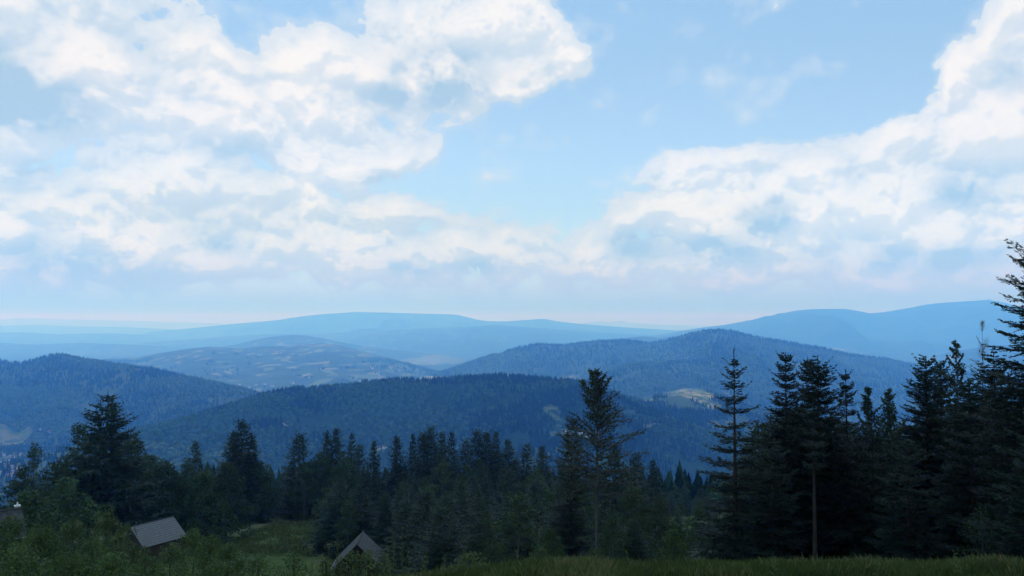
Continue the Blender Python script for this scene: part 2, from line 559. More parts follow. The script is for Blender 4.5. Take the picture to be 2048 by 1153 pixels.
def mask_of(X, Y, Z, lst, nz=1.0, seed=0):
    c, s = math.cos(PITCH), math.sin(PITCH)
    f = np.maximum(Y * c + Z * s, .1)
    px = 1024 + F * X / f
    py = 576.5 - F * (-Y * s + Z * c) / f
    # ragged boundary that belongs to the ground, not to the picture
    sc = np.maximum(Y, 100) / 40.0
    q0 = fbm(X / 160.0, Y / 160.0, 300 + seed, 3) * .55 * nz
    m = np.zeros_like(X)
    for (x, y, rx, ry, tilt, n, fa, w) in lst:
        if w == 0:
            continue
        dx, dy = px - x, py - y
        dy2 = dy - tilt * dx
        q = (dx / rx) ** 2 + (dy2 / ry) ** 2
        v = np.clip((1.25 - q + q0) / .5, 0, 1) * w
        v = np.where((Y > n) & (Y < fa), v, 0)
        m = np.maximum(m, v)
    return m


field_m = mask_of(XX, YY, ZZ, FIELDS)
farm_m = mask_of(XX, YY, ZZ, FARM, 1.0, 9)
near_m = np.clip((220 - YY) / 40, 0, 1)

# the track across the clearing
TRACK = [(640, 1038), (600, 1040), (560, 1044), (520, 1052), (490, 1061), (465, 1072)]


def hit(px, py, y0=20., y1=30000.):
    t, s = ray(px, py)
    Ys = np.geomspace(y0, y1, 4000)
    Z = land(Ys * t, Ys)
    below = Z >= s * Ys
    i = int(np.argmax(below))
    return Vector((Ys[i] * t, Ys[i], Z[i]))


def rn(nx, ny):
    return (np.arange(ny - 1)[:, None] * nx + np.arange(nx - 1)[None, :])


def grid_faces(ny, nx):
    a = rn(nx, ny).ravel()
    return np.stack([a, a + 1, a + nx + 1, a + nx], 1).ravel()


tr_pts = [hit(x, y, 90, 400) for x, y in TRACK]
trk = np.zeros_like(XX)
sel = (YY > 60) & (YY < 260)
dmin = np.full(sel.sum(), 1e9)
for a, b in zip(tr_pts[:-1], tr_pts[1:]):
    P = np.stack([XX[sel], YY[sel]], 1)
    A = np.array([a.x, a.y])
    B = np.array([b.x, b.y])
    u = np.clip(((P - A) @ (B - A)) / max(((B - A) @ (B - A)), 1e-6), 0, 1)
    dmin = np.minimum(dmin, np.linalg.norm(P - A - u[:, None] * (B - A), axis=1))
trk[sel] = np.clip(1.8 - dmin / 1.3, 0, 1)

me = np_mesh('ground', np.stack([XX, YY, ZZ], -1), grid_faces(len(rows), 1000), 4,
             {'field': ('POINT', field_m.ravel()), 'farm': ('POINT', farm_m.ravel()), 'meadow': ('POINT', near_m.ravel()), 'track': ('POINT', trk.ravel())}, True)


def new_mat(name):
    m = bpy.data.materials.new(name)
    m.use_nodes = True
    m.node_tree.nodes.clear()
    return m, G(m.node_tree)


def finish(m, g, col, rough=.8, spec=.2, transl=0.0, bump=None, bstr=.5, bdist=.02):
    b = g.n('ShaderNodeBsdfPrincipled')
    g.put(b.inputs['Base Color'], col if isinstance(col, bpy.types.NodeSocket) else (*col, 1))
    g.put(b.inputs['Roughness'], rough)
    b.inputs['Specular IOR Level'].default_value = spec
    if bump is not None:
        bn = g.n('ShaderNodeBump')
        bn.inputs['Strength'].default_value = bstr
        bn.inputs['Distance'].default_value = bdist
        g.put(bn.inputs['Height'], bump)
        g.put(b.inputs['Normal'], bn.outputs[0])
    out = g.n('ShaderNodeOutputMaterial')
    sh = b.outputs[0]
    if transl:
        t = g.n('ShaderNodeBsdfTranslucent')
        g.put(t.inputs[0], col if isinstance(col, bpy.types.NodeSocket) else (*col, 1))
        mx = g.n('ShaderNodeMixShader')
        mx.inputs[0].default_value = transl
        m.node_tree.links.new(sh, mx.inputs[1])
        m.node_tree.links.new(t.outputs[0], mx.inputs[2])
        sh = mx.outputs[0]
    m.node_tree.links.new(sh, out.inputs[0])
    return m


def attr(g, name):
    a = g.n('ShaderNodeAttribute', attribute_type='GEOMETRY', attribute_name=name)
    return a.outputs['Fac']


def mat_ground():
    m, g = new_mat('land_cover')
    geo = g.n('ShaderNodeNewGeometry')
    p = geo.outputs['Position']
    # woods seen from above
    n1 = g.noise(p, .004, 5, .6)
    n2 = g.noise(p, .05, 4, .7)
    wood = g.mix(g.ss(n1, .38, .62), (.010, .028, .016), (.026, .056, .024))
    wood = g.mix(g.ss(n2, .35, .65), g.mix(.45, wood, (.008, .018, .01)), wood)
    # field strips
    wn = g.n('ShaderNodeTexNoise')
    g.put(wn.inputs['Vector'], p)
    wn.inputs['Scale'].default_value = .0022
    wn.inputs['Detail'].default_value = 4
    q = g.v('MULTIPLY', g.v('MULTIPLY_ADD', wn.outputs['Color'], (420, 420, 0), p), (.020, .0075, 0))
    vo = g.voro(q, 1.0, 0, .5, '2D', 'F1', .9)
    cr = g.n('ShaderNodeSeparateColor')
    g.put(cr.inputs[0], vo.outputs['Color'])
    rnd = cr.outputs[0]
    rnd2 = cr.outputs[1]
    crop = g.mix(g.ss(rnd2, .3, .7), (.05, .09, .035), (.105, .125, .07))
    crop = g.mix(g.ss(g.noise(p, .02, 4, .6), .4, .7), crop, g.mix(.5, crop, (.12, .17, .06)))
    is_field = g.m('MULTIPLY', g.m('GREATER_THAN', g.m('ADD', rnd, g.m('MULTIPLY', g.noise(p, .0016, 3), .9)), 1.28), attr(g, 'farm'))
    col = g.mix(is_field, wood, crop)
    grassy = g.mix(g.ss(g.noise(p, .012, 4, .6), .4, .6), (.07, .12, .045), (.19, .19, .10))
    grassy = g.mix(g.ss(g.noise(p, .028, 3, .6), .52, .58), grassy, wood)
    col = g.mix(attr(g, 'field'), col, grassy)
    turf = g.mix(g.ss(g.noise(p, .35, 6, .7), .3, .7), (.060, .105, .030), (.11, .155, .045))
    turf = g.mix(g.ss(g.noise(p, 3.0, 4, .7), .45, .75), turf, (.085, .09, .04))
    col = g.mix(attr(g, 'meadow'), col, turf)
    col = g.mix(g.m('MULTIPLY', attr(g, 'track'), .8), col, (.11, .135, .07))
    return finish(m, g, col, .95, .05, bump=g.noise(p, .06, 5, .7), bstr=.8, bdist=8.0)


ground = link('ground', me, mat_ground())
tag(ground, kind='structure')

# ------------------------------------------------------------------ haze
hz_me = bpy.data.meshes.new('haze')
zlo, zhi = float(ZZ.min()) - 1.0, float(ZZ.max()) + 60.0
x1, y0, y1 = float(np.abs(XX).max()) + 300, -60.0, 46400.0
vs = [(sx * x1, y, z) for z in (zlo, zhi) for y in (y0, y1) for sx in (-1, 1)]
hz_me.from_pydata(vs, [], [(0, 2, 3, 1), (4, 5, 7, 6), (0, 1, 5, 4), (2, 6, 7, 3), (0, 4, 6, 2), (1, 3, 7, 5)])
hm, g = new_mat('haze_air')
pv = g.n('ShaderNodeVolumePrincipled')
HAZE_D, HAZE_C = 2.05e-4, (.088, .345, 1.0)
pv.inputs['Color'].default_value = (*HAZE_C, 1)
pv.inputs['Absorption Color'].default_value = (1, .78, 1, 1)
pv.inputs['Density'].default_value = HAZE_D
pv.inputs['Anisotropy'].default_value = 0.35
out = g.n('ShaderNodeOutputMaterial')
hm.node_tree.links.new(pv.outputs[0], out.inputs['Volume'])
haze = link('haze', hz_me, hm)
tag(haze, kind='stuff')


# ------------------------------------------------------------------ unseen clouds added overhead to shade the near slope and wooded ridge
def mat_cloud():
    m, g = new_mat('shade_cloud_surface')
    return finish(m, g, (.85, .87, .9), 1.0, 0.0, transl=.35)


CLOUD_MAT = mat_cloud()


def make_shade_cloud(cx, cy, cz, rx, ry, th, seed):
    """A heaped cloud with a flat base; cx, cy say where its shadow falls on the ground"""
    k = cz / math.tan(SUN_EL)
    ox, oy = cx + k * math.sin(SUN_AZ), cy + k * math.cos(SUN_AZ)
    na, nr = 96, 28
    a = np.linspace(0, 2 * np.pi, na, endpoint=False)
    rr = np.linspace(0, 1, nr)
    edge = 1 + .28 * fbm(np.cos(a) * 2.2 + 5, np.sin(a) * 2.2, seed, 4)
    A, Q = np.meshgrid(a, rr)
    E = np.tile(edge, (nr, 1))
    X = np.cos(A) * Q * E * rx
    Y = np.sin(A) * Q * E * ry
    dome = np.sqrt(np.clip(1 - Q ** 2, 0, 1))
    top = dome * th * (1 + .8 * fbm(X / 260, Y / 260, seed + 3, 4)) + th * .02
    bot = -dome * th * .16 * (1 + .6 * fbm(X / 200, Y / 200, seed + 9, 3))
    top[-1] = 0
    V = np.concatenate([np.stack([X, Y, top], -1).reshape(-1, 3), np.stack([X, Y, bot], -1).reshape(-1, 3)])
    i = np.arange(nr - 1)[:, None] * na
    j = np.arange(na)[None]
    j2 = (j + 1) % na
    f = np.stack([i + j, i + j2, i + na + j2, i + na + j], -1).reshape(-1, 4)
    n = nr * na
    f2 = np.stack([n + i + j, n + i + na + j, n + i + na + j2, n + i + j2], -1).reshape(-1, 4)
    o = link('shade_cloud', np_mesh('shade_cloud', V, np.concatenate([f, f2]).ravel(), 4, smooth=True), CLOUD_MAT)
    o.location = (ox, oy, cz)
    tag(o, kind='structure')


make_shade_cloud(0, 420, 1500, 1150, 640, 300, 5)
make_shade_cloud(-500, 2300, 1700, 1500, 520, 320, 15)

# ------------------------------------------------------------------ foliage building blocks
def kites(P, Dv, L, W, S, bend=0.0):
    """flat pointed sprays: start P, unit direction Dv, length L, half width W, side vector S -> vertices of quads"""
    L = L[:, None]
    W = W[:, None]
    mid = P + Dv * L * .42
    v = np.stack([P, mid + S * W, P + Dv * L, mid - S * W], 1)
    return v


def unit(v):
    return v / np.maximum(np.linalg.norm(v, axis=-1, keepdims=True), 1e-9)


def tube_path(pts, radii, n=6):
    pts = np.asarray(pts, float)
    radii = np.asarray(radii, float)
    d = np.gradient(pts, axis=0)
    d = unit(d)
    ref = np.array([1.0, 0, 0]) if abs(d[0][0]) < .9 else np.array([0, 1.0, 0])
    a = unit(np.cross(d, ref))
    b = np.cross(d, a)
    th = np.linspace(0, 2 * np.pi, n, endpoint=False)
    V = pts[:, None] + radii[:, None, None] * (np.cos(th)[None, :, None] * a[:, None] + np.sin(th)[None, :, None] * b[:, None])
    m = len(pts)
    i = np.arange(m - 1)[:, None] * n
    j = np.arange(n)[None]
    j2 = (j + 1) % n
    f = np.stack([i + j, i + j2, i + n + j2, i + n + j], -1).reshape(-1, 4)
    return V.reshape(-1, 3), f


class Mesh:
    def __init__(self):
        self.v, self.f, self.t, self.n = [], [], [], 0

    def quads(self, V, tint=0.5):
        """V (k,4,3)"""
        k = len(V)
        if not k:
            return
        self.v.append(V.reshape(-1, 3))
        self.f.append(np.arange(k * 4).reshape(-1, 4) + self.n)
        self.t.append(np.full(k, tint) if np.isscalar(tint) else tint)
        self.n += k * 4

    def tube(self, pts, radii, n=6, tint=.5):
        V, f = tube_path(pts, radii, n)
        self.v.append(V)
        self.f.append(f + self.n)
        self.t.append(np.full(len(f), tint))
        self.n += len(V)

    def mesh(self, name):
        return np_mesh(name, np.concatenate(self.v), np.concatenate(self.f).ravel(), 4, {'tint': ('FACE', np.concatenate(self.t))})


def mat_leaf(name, a, b, c=None, rough=.6, spec=.25, transl=.25):
    m, g = new_mat(name)
    oi = g.n('ShaderNodeObjectInfo')
    col = g.mix(attr(g, 'tint'), a, b)
    ob = g.n('ShaderNodeTexCoord')
    col = g.mix(g.ss(g.noise(ob.outputs['Object'], .9, 3, .6), .50, .70), col, g.mix(.5, col, tuple(min(1, q * 1.9) for q in b)))
    if c:
        col = g.mix(g.m('GREATER_THAN', attr(g, 'tint'), .93), col, c)
    k = g.m('MULTIPLY_ADD', oi.outputs['Random'], .55, .75)
    cb = g.n('ShaderNodeCombineColor')
    for i in range(3):
        g.put(cb.inputs[i], k)
    col = g.mix(1.0, col, cb.outputs[0], 'MULTIPLY')
    return finish(m, g, col, rough, spec, transl)


def mat_bark(name, a, b, sc=8):
    m, g = new_mat(name)
    tc = g.n('ShaderNodeTexCoord')
    p = g.v('MULTIPLY', tc.outputs['Object'], (1, 1, .25))
    n = g.noise(p, sc, 5, .7)
    return finish(m, g, g.mix(g.ss(n, .35, .65), a, b), .9, .1, bump=n, bstr=.6, bdist=.02)


M_FIR = mat_leaf('fir_needles', (.009, .020, .016), (.021, .040, .028))
M_SPRUCE = mat_leaf('spruce_needles', (.012, .028, .017), (.028, .054, .028))
M_BROAD = mat_leaf('broad_leaves', (.018, .042, .016), (.044, .080, .026))
M_BEECH = mat_leaf('beech_leaves', (.016, .030, .014), (.034, .054, .022))
M_SHRUB = mat_leaf('shrub_leaves', (.034, .066, .018), (.088, .138, .035), (.17, .20, .09))
M_WEED = mat_leaf('weed_leaves', (.050, .085, .022), (.12, .16, .05), (.22, .22, .12))
M_GRASS = mat_leaf('grass_blades', (.042, .068, .019), (.085, .112, .034), (.18, .17, .078), spec=.1)
M_BARK = mat_bark('conifer_bark', (.035, .030, .026), (.075, .065, .055))
M_GREYBARK = mat_bark('grey_bark', (.055, .055, .052), (.11, .11, .10))
M_DARKBARK = mat_bark('dark_bark', (.022, .020, .019), (.048, .044, .040))
M_DEAD = mat_bark('dead_wood', (.10, .09, .08), (.20, .19, .17))


def conifer(seed, H, R0, start=.06, gap=.42, nb=6, fine=True, droop=.0, top_gap=.34, taper=.85, ragged=.12, density=1.0, twin=0.0, flat=.5, blade=.024, rise=1.0):
    """A fir or spruce: tapered stem, whorls of boughs, each bough a feathered spray. Returns trunk mesh, crown mesh"""
    r = np.random.default_rng(seed)
    tr = Mesh()
    zs = np.linspace(0, H, 12)
    lean = r.normal(0, .012, 2)
    bx = np.cumsum(r.normal(0, .006 * H / 8, 12))
    by = np.cumsum(r.normal(0, .006 * H / 8, 12))

    def axis(z):
        return np.array([np.interp(z, zs, bx) + lean[0] * z, np.interp(z, zs, by) + lean[1] * z, z])
    rb = .0105 * H + .03
    tr.tube([axis(z) for z in zs], [max(rb * (1 - z / H) ** .9, .008) for z in zs], 8)
    cr = Mesh()
    z = H * start
    P, D, L, W, S, T = [], [], [], [], [], []

    def spray(p, d, l, w, s, t):
        P.append(p)
        D.append(d)
        L.append(l)
        W.append(w)
        S.append(s)
        T.append(t)
    k = 0
    while z < H - (.34 if fine else .5):
        tau = z / H
        k += 1
        env = R0 * (1 - tau) ** taper * (1.0 if tau > start + .12 else .75 + .25 * (tau - start) / .12)
        n = max(4, int(round(nb * r.uniform(.8, 1.15) * (1.0 if tau < .9 else .8))))
        a0 = r.uniform(0, 6.28)
        for i in range(n):
            zz = z + r.normal(0, .05 if fine else .12)
            zz = min(zz, H - .1)
            a = a0 + i * 6.283 / n + r.normal(0, .16)
            ln = env * r.uniform(1 - ragged * 2.2, 1 + ragged) + (.07 if fine else .12)
            if r.random() < .05:
                ln *= r.uniform(.5, .8)
            e0 = np.interp(tau, [0, .35, .7, .9, 1], [-.28 - droop, -.12 - droop, .12 - droop * .6, .55, .95]) * (rise if tau > .6 else 1.0) + r.normal(0, .07)
            up = np.interp(tau, [0, .6, 1], [.22 + droop * .7, .16, .15])
            ns = max(5, int(ln / (.11 if fine else .42)))
            sarr = np.linspace(0, 1, ns)
            hx, hy = math.cos(a), math.sin(a)
            o = axis(zz)
            pts = np.stack([o[0] + hx * sarr * ln, o[1] + hy * sarr * ln, o[2] + ln * (math.tan(e0) * sarr + up * sarr ** 2)], 1)
            if fine:
                q = pts[:: max(1, ns // 5)]
                if len(q) < 3:
                    q = pts[[0, ns // 2, -1]]
                rad = np.linspace(.012 + .006 * ln, .004, len(q))
                tr.tube(q, rad, 4)
            dirs = unit(np.gradient(pts, axis=0))
            side = unit(np.cross(dirs, np.array([0, 0, 1.0])))
            nrm = np.cross(side, dirs)
            tb = r.uniform(0, .6)
            for j in range(1, ns):
                s = sarr[j]
                if s < .12 and not fine:
                    continue
                tl = (ln * .42 * (1 - s) ** .7 * (0.55 + .45 * min(1, s * 4)) + (.09 if fine else .10 + .28 * (1 - tau))) * r.uniform(.8, 1.2)
                for sg in (-1, 1):
                    if r.random() > density:
                        continue
                    an = r.uniform(.75, 1.0)
                    dd = dirs[j] * math.cos(an) + side[j] * sg * math.sin(an) + nrm[j] * r.normal(0, .16) + np.array([0, 0, -.10 if not fine else -.04])
                    dd = dd / np.linalg.norm(dd)
                    sd = unit(np.cross(dd, nrm[j] + r.normal(0, flat, 3)))
                    if fine:
                        spray(pts[j], dd, tl, blade * 1.15, sd, tb + r.uniform(0, .4))
                        m = int(tl / .06)
                        for q in range(1, m + 1):
                            f = q / (m + 1.0)
                            for s2 in (-1, 1):
                                d3 = dd * .72 + np.cross(dd, nrm[j]) * s2 * .66 + nrm[j] * r.normal(0, .2)
                                d3 /= np.linalg.norm(d3)
                                spray(pts[j] + dd * tl * f, d3, (.055 + .32 * tl * (1 - f)) * r.uniform(.8, 1.2), blade, unit(np.cross(d3, nrm[j] + r.normal(0, .4, 3))), tb + r.uniform(0, .4))
                    else:
                        spray(pts[j], dd, tl, .07 + .10 * tl, sd, tb + r.uniform(0, .4))
                        if r.random() < .75:      # hanging second layer keeps the crown from being see-through
                            d3 = unit(dd * .6 + np.array([0, 0, -.8]) + r.normal(0, .2, 3))
                            spray(pts[j] + dd * tl * .3, d3, tl * .7, .09, unit(np.cross(d3, dirs[j])), tb + r.uniform(0, .3))
            spray(pts[-2], dirs[-1], .12 if fine else .4, .02 if fine else .08, side[-1], tb + .3)
            if fine:   # needles along the bough itself
                for j in range(0, ns, 1):
                    d3 = unit(dirs[j] + nrm[j] * .5 + r.normal(0, .25, 3))
                    spray(pts[j], d3, .08, blade, side[j], tb + .2)
        z += np.interp(tau, [0, 1], [gap, top_gap]) * r.uniform(.85, 1.15)
    # leader
    o = axis(H)
    for q in range(34 if fine else 8):
        d3 = unit(np.array([r.normal(0, .35), r.normal(0, .35), 1.0]))
        h0 = H - (.016 * q if fine else .12 * q)
        spray(axis(h0), d3, .075 if fine else .25, blade * .7 if fine else .045, unit(np.cross(d3, r.normal(0, 1, 3))), .5)
    V = kites(np.array(P), np.array(D), np.array(L), np.array(W), np.array(S))
    cr.quads(V, np.clip(np.array(T), 0, .92))
    return tr.mesh('trunk'), cr.mesh('crown')


def leaf_cloud(r, mesh, centres, radii, per, size, flat=.8, aspect=.55, upw=.3):
    """leaves strewn over the shells of many small overlapping boughs"""
    for c, rad in zip(centres, radii):
        n = int(per * np.prod(np.maximum(rad, .05)) ** (2 / 3.0))
        u = unit(r.normal(0, 1, (n, 3)))
        rr = r.uniform(.55, 1.08, n) ** .6
        P = c + u * rr[:, None] * rad
        nrm = unit(u * .6 + r.normal(0, .6, (n, 3)) + np.array([0, 0, upw]))
        D = unit(np.cross(nrm, r.normal(0, 1, (n, 3))))
        S = np.cross(nrm, D)
        L = size * r.uniform(.6, 1.4, n)
        tint = np.clip(r.uniform(0, .55) + r.uniform(0, .35, n) + r.normal(0, .06, n), 0, .99)
        mesh.quads(kites(P, D, L, L * aspect * .5 * r.uniform(.7, 1.2, n), S), tint)


def broadleaf(seed, H, RX, stem=.3, leaf=.30, per=60, lumps=34, conic=.4, trunk_r=.16, lobe=.30):
    r = np.random.default_rng(seed)
    tr, cr = Mesh(), Mesh()
    zs = np.linspace(0, H * .92, 8)
    off = np.cumsum(r.normal(0, .02 * H / 8, (8, 2)), axis=0)
    ax = np.stack([off[:, 0], off[:, 1], zs], 1)
    tr.tube(ax, np.linspace(trunk_r, .02, 8), 7)
    C, RD = [], []
    for i in range(lumps):
        f = (i + .5) / lumps
        z = H * (stem + (1 - stem) * f ** .85 * .95)
        q = (z / H - stem) / (1 - stem)
        env = RX * math.sqrt(max(0.04, math.sin(math.pi * min(1, (q * (1 - conic * .45) + .22 + conic * .1)))))
        env *= (1 - conic * q * .8)
        a = i * 2.399 + r.normal(0, .4)
        rr = env * r.uniform(.45, .95) * (1 if i < lumps - 2 else .2)
        c = np.array([math.cos(a) * rr, math.sin(a) * rr, z + r.normal(0, .03 * H)])
        rad = np.array([1, 1, .75]) * RX * lobe * r.uniform(.65, 1.25) * (1 - .35 * q)
        C.append(c)
        RD.append(rad)
        k = int(np.clip(z / H * 7 - 1.5, 0, 6))
        b = ax[k]
        m = (b + c) / 2 + np.array([0, 0, -.04 * H])
        tr.tube([b, m, c], [trunk_r * .4 * (1 - q * .6), trunk_r * .22 * (1 - q * .6), .01], 4)
    leaf_cloud(r, cr, C, RD, per, leaf)
    return tr.mesh('trunk'), cr.mesh('crown')


def airy_tree(seed, H, RX, crown0=.35, nb=26, leaf=.07, up=.75, layers=True, leaves=1.0, trunk_r=.06, top=1.0, ang=None, bare=False):
    """A young beech: a straight stem, ascending limbs, leaves held in thin layers along the twigs"""
    r = np.random.default_rng(seed)
    tr, cr = Mesh(), Mesh()
    n = 12
    zs = np.linspace(0, H, n)
    off = np.cumsum(r.normal(0, .012 * H / 8, (n, 2)), axis=0)
    ax = np.stack([off[:, 0], off[:, 1], zs], 1)
    tr.tube(ax, trunk_r * (1 - zs / H * .93), 7)
    P, D, L, S, T = [], [], [], [], []
    for i in range(nb):
        f = (i + r.uniform(0, .9)) / nb
        z = H * (crown0 + (1 - crown0) * f * .97)
        q = f
        a = i * 2.4 + r.normal(0, .5)
        ln = RX * (1.0 - q) ** .72 * r.uniform(.7, 1.1) * (.75 + .25 * min(1, q * 5)) + .14
        e = up * (.35 + .9 * q) + r.normal(0, .1)
        b = np.array([np.interp(z, zs, ax[:, 0]), np.interp(z, zs, ax[:, 1]), z])
        k = 7
        d = np.array([math.cos(a) * math.cos(e), math.sin(a) * math.cos(e), math.sin(e)])
        pts = [b]
        for j in range(k):
            d = unit(d + r.normal(0, .08, 3) + np.array([0, 0, -.05 if q < .6 else .03]))
            pts.append(pts[-1] + d * ln / k)
        pts = np.array(pts)
        tr.tube(pts, np.linspace(trunk_r * .38 * (1 - q * .6) + .004, .004, k + 1), 4)
        for j in range(1, k + 1):
            for sg in (-1, 1):
                for rep in range(2):
                    dd = unit(pts[j] - pts[j - 1])
                    side = unit(np.cross(dd, [0, 0, 1])) * sg
                    tl = ln * .42 * (1 - j / (k + 1.0)) ** .6 * r.uniform(.6, 1.2) + .08
                    td = unit(dd * r.uniform(.5, 1) + side * r.uniform(.5, 1) + np.array([0, 0, r.uniform(-.1, .35)]))
                    st = pts[j] - dd * ln / k * r.random()
                    tp = [st, st + td * tl * .5, st + unit(td + np.array([0, 0, -.12])) * tl]
                    tr.tube(tp, [.006, .004, .002], 3)
                    if bare:
                        continue
                    m = int(tl / .045 * leaves)
                    for w in range(m):
                        ff = (w + r.random()) / m
                        p = st + (tp[2] - st) * ff
                        ld = unit(td + side * r.choice([-1, 1]) * .8 + np.array([0, 0, r.normal(-.05, .18)]))
                        nn = unit(np.array([0, 0, 1.0]) + r.normal(0, .35, 3))
                        P.append(p)
                        D.append(ld)
                        L.append(leaf * r.uniform(.7, 1.4))
                        S.append(unit(np.cross(ld, nn)))
                        T.append(r.uniform(0, .9))
    if not bare:
        L = np.array(L)
        cr.quads(kites(np.array(P), np.array(D), L, L * .42, np.array(S)), np.array(T))
        return tr.mesh('trunk'), cr.mesh('crown')
    return tr.mesh('trunk'), None


def place(name, meshes, mats, px, Y, label, cat='tree', group=None, rz=None, sc=1.0, sink=.15, parts=('trunk', 'crown')):
    t, _ = ray(px, 900)
    x = t * Y
    root = empty(name, (x, Y, land1(x, Y) - sink), rz if rz is not None else random.uniform(0, 6.28), sc)
    for pn, me_, mt in zip(parts, meshes, mats):
        if me_:
            link(pn, me_, mt, root)
    tag(root, label, cat, group)
    return root


def need_h(px, py, Y):
    t, s = ray(px, py)
    return s * Y - land1(t * Y, Y) + .15


random.seed(4)
# ------------------------------------------------------------------ the far-off woods: too many trees to count
def forest(bands, name, seed):
    r = np.random.default_rng(seed)
    VV, FF, TT_ = [], [], []
    base = 0
    for (ya, yb, sp, hs, tiers) in bands:
        area = .70 * (yb * yb - ya * ya)
        n = int(area / (sp * sp))
        Y = np.sqrt(r.uniform(ya * ya, yb * yb, n))
        t = r.uniform(-.70, .70, n)
        X = t * Y
        Z = land(X, Y)
        ok = visible(X, Y, Z)
        X, Y, Z = X[ok], Y[ok], Z[ok]
        fm = mask_of(X, Y, Z, FIELDS)
        fa = mask_of(X, Y, Z, FARM, 1.0, 9)
        cl = fbm(X / 90, Y / 90, 55, 3)
        keep = (fm < .35 + .1 * cl) & (fa < .4 + 1.1 * cl + r.normal(0, .1, len(X)))
        X, Y, Z = X[keep], Y[keep], Z[keep]
        n = len(X)
        if n == 0:
            continue
        kind = (fbm(X / 240, Y / 240, 66, 4) * 1.8 + np.where((X / Y < -.25) & (Z < -230), .35, 0) + r.normal(0, .20, n)) > .08     # broadleaved patches, with extra pale crowns low left imitating a sunlit slope
        if tiers > 3:
            kind[:] = False
        H = hs * r.uniform(.65, 1.25, n) * np.where(kind, .85, 1.1)
        W = H * np.where(kind, r.uniform(.30, .46, n), r.uniform(.17, .28, n))
        ph = r.uniform(0, 6.28, n)
        tint = np.where(kind, .60 + .35 * r.random(n), .05 + .35 * r.random(n) + (.2 if tiers > 3 else 0))
        # conifers: stacked ragged tiers
        ic = np.where(~kind)[0]
        k = 11 if tiers > 3 else 5
        for q in range(tiers):
            lo, hi = (q * .28, min(1.0, q * .28 + .62)) if tiers > 1 else (0.0, 1.0)
            if tiers > 3:
                lo, hi = q * .9 / tiers, q * .9 / tiers + .22
            if q == tiers - 1:
                hi = 1.0
            w = W[ic] * (1 - q * .30) if tiers <= 3 else W[ic] * 1.5 * (1 - q / tiers) ** .85
            a = ph[ic][:, None] + np.arange(k)[None] * 6.283 / k + q
            rr = w[:, None] * (r.uniform(.75, 1.2, (len(ic), k)) if tiers <= 3 else r.uniform(.45, 1.3, (len(ic), k)))
            ring = np.stack([X[ic][:, None] + np.cos(a) * rr, Y[ic][:, None] + np.sin(a) * rr, Z[ic][:, None] + H[ic][:, None] * lo + r.uniform(-.04, .04, (len(ic), k)) * H[ic][:, None]], -1)
            tip = np.stack([X[ic], Y[ic], Z[ic] + H[ic] * hi], -1)[:, None]
            V = np.concatenate([ring, tip], 1)
            nf = np.array([[j, (j + 1) % k, k] for j in range(k)])
            f = nf[None] + (base + np.arange(len(ic))[:, None, None] * (k + 1))
            VV.append(V.reshape(-1, 3))
            FF.append(f.reshape(-1, 3))
            TT_.append(np.repeat(tint[ic], k))
            base += len(ic) * (k + 1)
        # broadleaved: lumpy crowns
        ib = np.where(kind)[0]
        ring_n = 5
        V = []
        for (zf, rf) in ((.22, .75), (.62, 1.0)):
            a = ph[ib][:, None] + np.arange(ring_n)[None] * 6.283 / ring_n + zf
            rr = W[ib][:, None] * rf * r.uniform(.7, 1.25, (len(ib), ring_n))
            V.append(np.stack([X[ib][:, None] + np.cos(a) * rr, Y[ib][:, None] + np.sin(a) * rr, Z[ib][:, None] + H[ib][:, None] * (zf + r.uniform(-.06, .06, (len(ib), ring_n)))], -1))
        V.append(np.stack([X[ib] + r.normal(0, .6, len(ib)), Y[ib], Z[ib] + H[ib] * .98], -1)[:, None])
        V = np.concatenate(V, 1)
        nf = []
        for j in range(ring_n):
            j2 = (j + 1) % ring_n
            nf += [[j, j2, ring_n + j2], [j, ring_n + j2, ring_n + j], [ring_n + j, ring_n + j2, 2 * ring_n]]
        nf = np.array(nf)
        f = nf[None] + (base + np.arange(len(ib))[:, None, None] * (2 * ring_n + 1))
        VV.append(V.reshape(-1, 3))
        FF.append(f.reshape(-1, 3))
        TT_.append(np.repeat(tint[ib], len(nf)))
        base += len(ib) * (2 * ring_n + 1)
    V = np.concatenate(VV)
    Fc = np.concatenate(FF)
    me_ = np_mesh(name, V, Fc.ravel(), 3, {'tint': ('FACE', np.concatenate(TT_))})
    return me_


def mat_wood():
    m, g = new_mat('far_wood_foliage')
    ti = attr(g, 'tint')
    geo = g.n('ShaderNodeNewGeometry')
    col = g.mix(g.ss(ti, .3, .65), (.006, .018, .012), (.038, .082, .032))
    col = g.mix(g.ss(ti, .75, .98), col, (.070, .120, .045))
    col = g.mix(g.ss(g.noise(geo.outputs['Position'], .25, 3, .7), .3, .7), g.mix(.4, col, (.008, .016, .01)), col)
    return finish(m, g, col, .9, .05)


wood = link('distant_forest', forest([(235, 420, 5.0, 13, 8), (420, 1300, 8.0, 14, 3), (1300, 3000, 8.6, 13, 2), (3000, 4300, 14, 16, 1), (4300, 6200, 21, 18, 1)], 'distant_forest', 77), mat_wood())
tag(wood, kind='stuff')

# ------------------------------------------------------------------ the big trees one can tell apart
M_F = (M_BARK, M_FIR)


def fir(px, py, Y, R0, label, seed, cat='fir tree', name='fir_tree', group=None, **k):
    h = need_h(px, py, Y)
    fk = dict(start=.10, gap=.46, nb=6, fine=True)
    fk.update(k)
    ms = conifer(seed, h, R0, **fk)
    return place(name, ms, M_F, px, Y, label, cat, group, rz=0.0, parts=('trunk', 'crown'))


